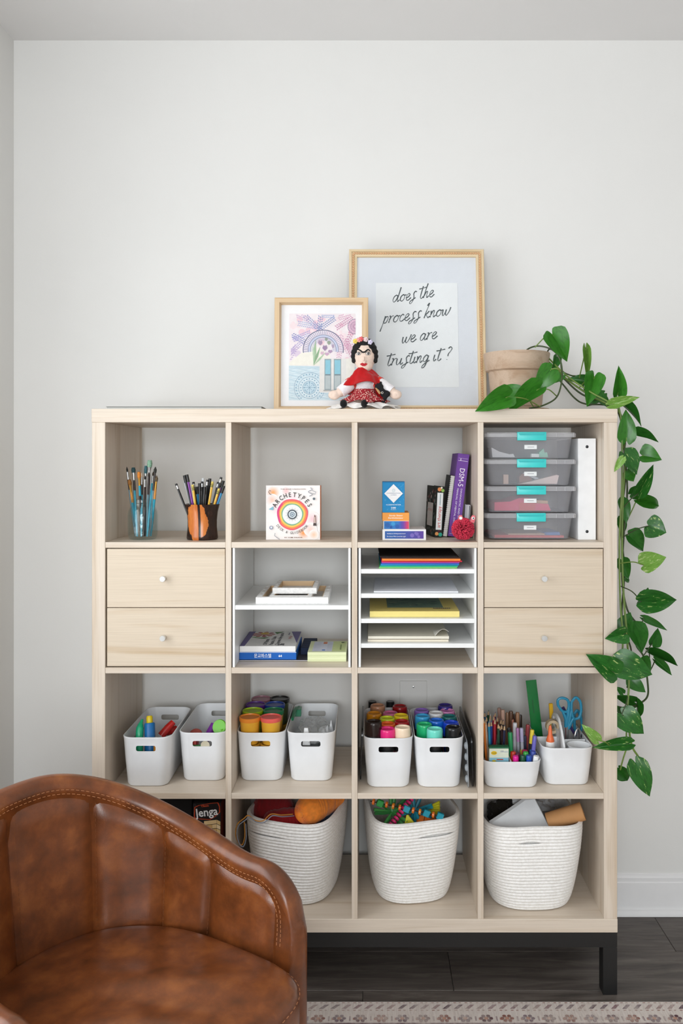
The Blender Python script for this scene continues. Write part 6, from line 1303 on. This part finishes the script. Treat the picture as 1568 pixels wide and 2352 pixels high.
o = O('black_game_box', box(B(), PX(345, 2.5), PX(441, 2.5), 2.50, 2.72, R4, R4+.29, .001), paper('#141314')); tag(base(o), 'plain black box standing beside the block game', 'box')
# rope baskets
def ropemat():
    m, N, L, b = nt('cotton_rope'); v = coords(N, L, (1, 1, 1)); w_ = N.new('ShaderNodeTexWave'); w_.wave_type = 'BANDS'; w_.bands_direction = 'DIAGONAL'; w_.inputs['Scale'].default_value = 120; w_.inputs['Distortion'].default_value = 1.5; L.new(v, w_.inputs['Vector'])
    f = tex(N, L, v, 140, 3); r = ramp(N, [(.3, lin('#eeebe6')), (.65, lin('#fbf9f6'))]); L.new(f, r.inputs[0]); L.new(r.outputs[0], b.inputs['Base Color']); b.inputs['Roughness'].default_value = .9; b.inputs['Specular IOR Level'].default_value = .15
    bump(N, L, b, w_.outputs['Fac'], .25, .0015); return m
ROPE = ropemat()
def basket(lab, cx, yf, W, D_, H, rz, seed, slit):
    t = T('rope_basket', lab, 'basket', (cx, yf+D_/2, R4), rz, 'white rope baskets'); NC = 27; n = 112; SUB = 5
    def pt(a, z, bulge, seed=seed):
        x, y = math.cos(a), math.sin(a); p = 2.7+1.3*min(1, z/H*1.4); r_ = (abs(x)**p+abs(y)**p)**(-1/p); f_ = z/H
        tp = .74+.26*min(1, (f_/.9))**.42
        k = tp+.012*math.sin(3*a+seed)*f_; return Vector((W/2*k*r_*x+bulge*x, D_/2*k*r_*y+bulge*y, z+.004*math.sin(2*a+seed)*f_))
    def strip(name, c0, c1, inner=False):
        rings = []
        for c_ in range(c0, c1):
            for s_ in range(SUB):
                g_ = s_/SUB; z = H*(c_+g_)/NC; b_ = .0042*math.sin(PI*g_)**.8
                rg = []
                for i in range(n):
                    a = 2*PI*i/n; q = pt(a, z, b_)
                    if slit:                                  # the hand slot: coils parted near the top of the front
                        da = (a-slit[0]+PI) % (2*PI)-PI; e = max(0, 1-(da/slit[1])**2); ds = (c_+g_)-(NC-5)
                        q.z += slit[2]*e*(math.exp(-max(0, ds)/1.5) if ds >= 0 else -.5*math.exp(ds/1.2))
                    rg.append(q)
                rings.append(rg)
        return rings
    lo, hi = strip('lo', 0, NC-5), strip('hi', NC-5, NC)
    lo.append([Vector((q.x, q.y, q.z-(hi[0][i].z-pt(2*PI*i/n, H*(NC-5)/NC, 0).z)*1.25+.0003)) for i, q in enumerate(hi[0])])
    bm = B(); r0 = [Vector((p.x*.93, p.y*.93, .001)) for p in lo[0]]; loft(bm, [r0]+lo, True, False)
    top = hi[-1]; inn = []
    for f_ in (1.0, .96, .7, .4, .1, .02): inn.append([Vector((pt(2*PI*i/n, H*f_, -.007).x, pt(2*PI*i/n, H*f_, -.007).y, top[i].z+.0015 if f_ == 1 else H*f_)) for i in range(n)])
    loft(bm, hi+inn, False, True); O('coiled_body', bm, ROPE, t, world=False, smooth=60); return t
bk1 = basket('white rope basket of yarn with an orange strand over its rim', cx0[1]+CW/2+.004, 2.434, .262, .27, .248, -.27, 1.0, (-PI/2-.35, .45, .003))
bk2 = basket('white rope basket of colourful toys and an orange ball', cx0[2]+CW/2-.012, 2.436, .262, .275, .248, .16, 2.6, (-PI/2+.35, .4, .0055))
bk3 = basket('white rope basket with a foam sheet and a cardboard tube', cx0[3]+CW/2-.018, 2.397, .285, .29, .247, .03, 4.2, (-PI/2-.15, .22, .0045))
# yarn
def skein(name, lab, c, ax, L_, r_, col, wraps, seed):
    t = T(name, lab, 'yarn', c); bm = B(); prof = []; n = wraps*4
    for i in range(n+1):
        th = PI*i/n; c_, s_ = -math.cos(th), math.sin(th); bp = .0013*math.sin(2*PI*i/4)
        zz = L_/2*math.copysign(abs(c_)**.55, c_); rr = r_*s_**.62; prof.append((max(.0008, rr+bp*abs(s_)), zz-bp*c_*1.2))
    lathe(bm, prof, 48)
    for v in bm.verts:
        a = math.atan2(v.co.y, v.co.x); v.co.z += .006*math.sin(a+seed)*(1-abs(2*v.co.z/L_)**2)
    q = Vector(ax).normalized().to_track_quat('Z', 'Y').to_matrix().to_4x4(); xform(bm, LT(*c) @ q); O('wound_yarn', bm, mat('yarn_'+col[1:], col, .9, var=.15, vs=80, bmp=.5, bs=400, sheen=.2), t, smooth=70); return t
rimz = R4+.248
skein('yarn_skein', 'bright orange yarn skein lying in the rope basket', Vector((-.142, 2.53, .4825)), (.52, .85, .02), .20, .0435, '#e8862a', 34, 1)
skein('yarn_skein', 'dark red yarn skein deep in the rope basket', Vector((PX(628, 2.58), 2.575, R4+.228)), (1, -.2, 0), .12, .043, '#8c1218', 20, 2)
skein('yarn_skein', 'crimson yarn ball under the orange skein', Vector((PX(650, 2.5), 2.525, R4+.205)), (1, .1, .1), .12, .045, '#a01018', 18, 3)
skein('yarn_skein', 'blue-grey yarn ball beside the orange skein', Vector((-.128, 2.595, R4+.218)), (1, .6, .1), .085, .032, '#6f7f9a', 18, 4)
for col, lab, dx, r_ in (('#c98a3a', 'loose orange yarn strand looping over the basket rim', 0, .0017), ('#8a8f9c', 'loose grey yarn strand looping over the basket rim', 3, .0015)):
    pts = [(672, 1870, 2.478), (645, 1872, 2.458), (622, 1870, 2.445), (604, 1885, 2.44), (585, 1884, 2.435), (570, 1873, 2.432), (560, 1880, 2.425), (545, 1893, 2.42), (541, 1915, 2.42), (547, 1935, 2.42), (556, 1940, 2.425), (562, 1920, 2.43), (561, 1888, 2.43)]
    bm = B(); tube(bm, spline([P3(a+dx, b+dx*1.3, c-.001*dx) for a, b, c in pts], 6), r_, 6); o = O('yarn_strand', bm, mat('yarn_'+col[1:], col, .9)); tag(base(o), lab, 'yarn')
# basket 2 toys
def fan(name, lab, px, py, Y, cols, n, L_, seed, up=.5):
    rf = random.Random(seed); c = P3(px, py, Y); t = T(name, lab, 'toy', c)
    for i in range(n):
        a = 2*PI*i/n+rf.uniform(-.2, .2); d = Vector((math.cos(a), .5*math.sin(a)-.2, .55*math.sin(a)+rf.uniform(0, up))).normalized()
        bm = B(); tube(bm, [c, c+d*L_*.5, c+d*L_], [.0035, .0055, .0048], 6); O('strip', bm, pl(cols[i % len(cols)]), t)
fan('strip_toy', 'green plastic strip toy fanned out in the toy basket', 900, 1866, 2.50, ['#2f7a3a', '#3f8a44', '#2a6a34'], 14, .055, 1, .3)
fan('strip_toy', 'teal plastic strip toy fanned out in the toy basket', 952, 1862, 2.52, ['#1f7f94', '#2a93a8', '#176a80'], 12, .055, 2, .3)
t = T('yellow_strip_toy', 'bundle of yellow plastic straws sticking out of the toy basket', 'toy', P3(972, 1856, 2.54))
for i in range(7): stick(t, [P3(972, 1860, 2.54), P3(1009, 1842+7*i if i < 5 else 1848+i*3, 2.52-.004*i)], [.003, .0042], pl('#c8c02a'), 'straw', 8)
t = T('yellow_strip_toy', 'yellow plastic straws hanging at the front of the toy basket', 'toy', P3(938, 1880, 2.47))
for i in range(5): stick(t, [P3(935, 1872, 2.475), P3(930+7*i, 1902, 2.47)], [.003, .0042], pl('#c8c02a'), 'straw', 8)
def beads(lab, p, q, cols, nb, shape):
    p, q = P3(*p), P3(*q); t = T('bead_string', lab, 'toy', p); d = (q-p)/nb; stick(t, [p, q], .0018, pl('#3a2a20'), 'cord', 6)
    for i in range(nb):
        c = p+d*(i+.5); bm = B(); col = cols[i % len(cols)]
        if shape[i % len(shape)] == 'b': box(bm, -.0095, .0095, -.006, .006, -.0095, .0095, .0015); xform(bm, LT(*c) @ RY(.4))
        else: lathe(bm, [(.004, -.004), (.0085, -.003), (.0085, .003), (.004, .004)], 14); xform(bm, LT(*c) @ d.normalized().to_track_quat('Z', 'Y').to_matrix().to_4x4())
        O('bead', bm, pl(col, .25), t)
beads('string of orange beads and teal blocks across the toy basket', (850, 1840, 2.50), (1018, 1876, 2.46), ['#e8762a', '#2f9a4a', '#e8762a', '#e8862a', '#e8762a', '#2fa0b8', '#e8762a', '#e8862a', '#1f93a8', '#e8762a', '#1f93a8'], 11, 'dbdddbddbdb')
beads('string of magenta beads slanting through the toy basket', (946, 1832, 2.50), (896, 1898, 2.455), ['#c82a6a', '#b81f5a'], 9, 'd')
bm = B(); ball(bm, (0, 0, 0), .044, sub=4); t = T('toy_ball', 'orange toy basketball with black seams in the basket', 'ball', P3(985, 1914, 2.50)-Vector((0, 0, .05))); bc_ = P3(985, 1917, 2.50)-Vector((0, 0, .017)); bc_ = Vector((PX(976, 2.51), 2.508, PZ(1878, 2.49)-.042)); t.location = bc_-Vector((0, 0, .044)); xform(bm, LT(*bc_)); O('ball', bm, mat('orange_rubber', '#e8782a', .5), t, smooth=80)
for M_ in (RX(.35), RX(PI/2-.3) @ RZ(.4), RY(PI/2) @ RX(.2)):
    bm = B(); tube(bm, [M_ @ Vector((.0442*math.cos(2*PI*i/40), .0442*math.sin(2*PI*i/40), 0))+bc_ for i in range(41)], .0009, 5); O('seam', bm, pl('#1c1512'), t)
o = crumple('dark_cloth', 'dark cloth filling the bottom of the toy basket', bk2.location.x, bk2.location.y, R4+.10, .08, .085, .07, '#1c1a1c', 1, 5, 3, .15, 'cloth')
# basket 3 contents
bm = B(); prism(bm, [(0, 0), (.23, .0), (.23, .24), (0, .24)], -.006, .006, 'xz'); xform(bm, LT(PX(1266, 2.46), 2.475, PZ(1922, 2.46)) @ RX(-.35) @ RY(math.radians(-57)))
bm.free()
cs = [P3(1124, 1893, 2.47), P3(1172, 1862, 2.50), P3(1206, 1838, 2.525), P3(1228, 1836, 2.53), P3(1264, 1906, 2.46), P3(1262, 1935, 2.445), P3(1150, 1935, 2.445)]
bm = B(); off = Vector((0, .012, .004)); loft(bm, [cs, [p+off for p in cs]]); o = O('foam_sheet', bm, mat('white_foam', '#eef1f4', .8, var=.03, bmp=.2), None, smooth=20); tag(base(o), 'white foam sheet poking diagonally out of the basket', 'foam')
cs2 = [P3(1177, 1840, 2.56), P3(1216, 1834, 2.56), P3(1216, 1900, 2.56), P3(1177, 1900, 2.56)]; bm = B(); loft(bm, [cs2, [p+off for p in cs2]]); o = O('foam_sheet', bm, MATS['white_foam'], None, smooth=20); tag(base(o), 'second white foam sheet behind the diagonal one', 'foam')
t = T('cardboard_tube', 'brown cardboard tube slanting out of the rope basket', 'cardboard tube', P3(1262, 1888, 2.47)); p, q = P3(1258, 1888, 2.475), P3(1338, 1863, 2.46); d = (q-p).normalized(); bm = B(); R_ = .0255; lathe(bm, [(R_, 0), (R_, (q-p).length), (R_-.003, (q-p).length), (R_-.003, .0)], 36, cap0=False, cap1=False); xform(bm, LT(*p) @ d.to_track_quat('Z', 'Y').to_matrix().to_4x4()); O('tube', bm, mat('kraft_card', '#bd8a58', .75, var=.08, vs=20), t)
crumple('bin_liner', 'dark translucent plastic bag stuffed in the foam basket', bk3.location.x-.045, bk3.location.y+.05, R4+.205, .06, .06, .05, '#2b2925', .8, 21, 4, .25)
crumple('bubble_wrap', 'clear bubble wrap at the back of the foam basket', bk3.location.x+.03, bk3.location.y+.05, R4+.235, .06, .055, .035, '#b9bcc0', .45, 31, 4, .3, 'bubble wrap')
o = O('grey_board', (lambda bm: (prism(bm, [(x, z_) for x, z_ in rrect(.05, .12, .018, 5)], 0, .004, 'xz', (PX(1252, 2.58), 2.58, R4+.20)), bm)[1])(B()), pl('#8a8078')); tag(base(o), 'taupe plastic panel between the foam and the tube', 'panel')
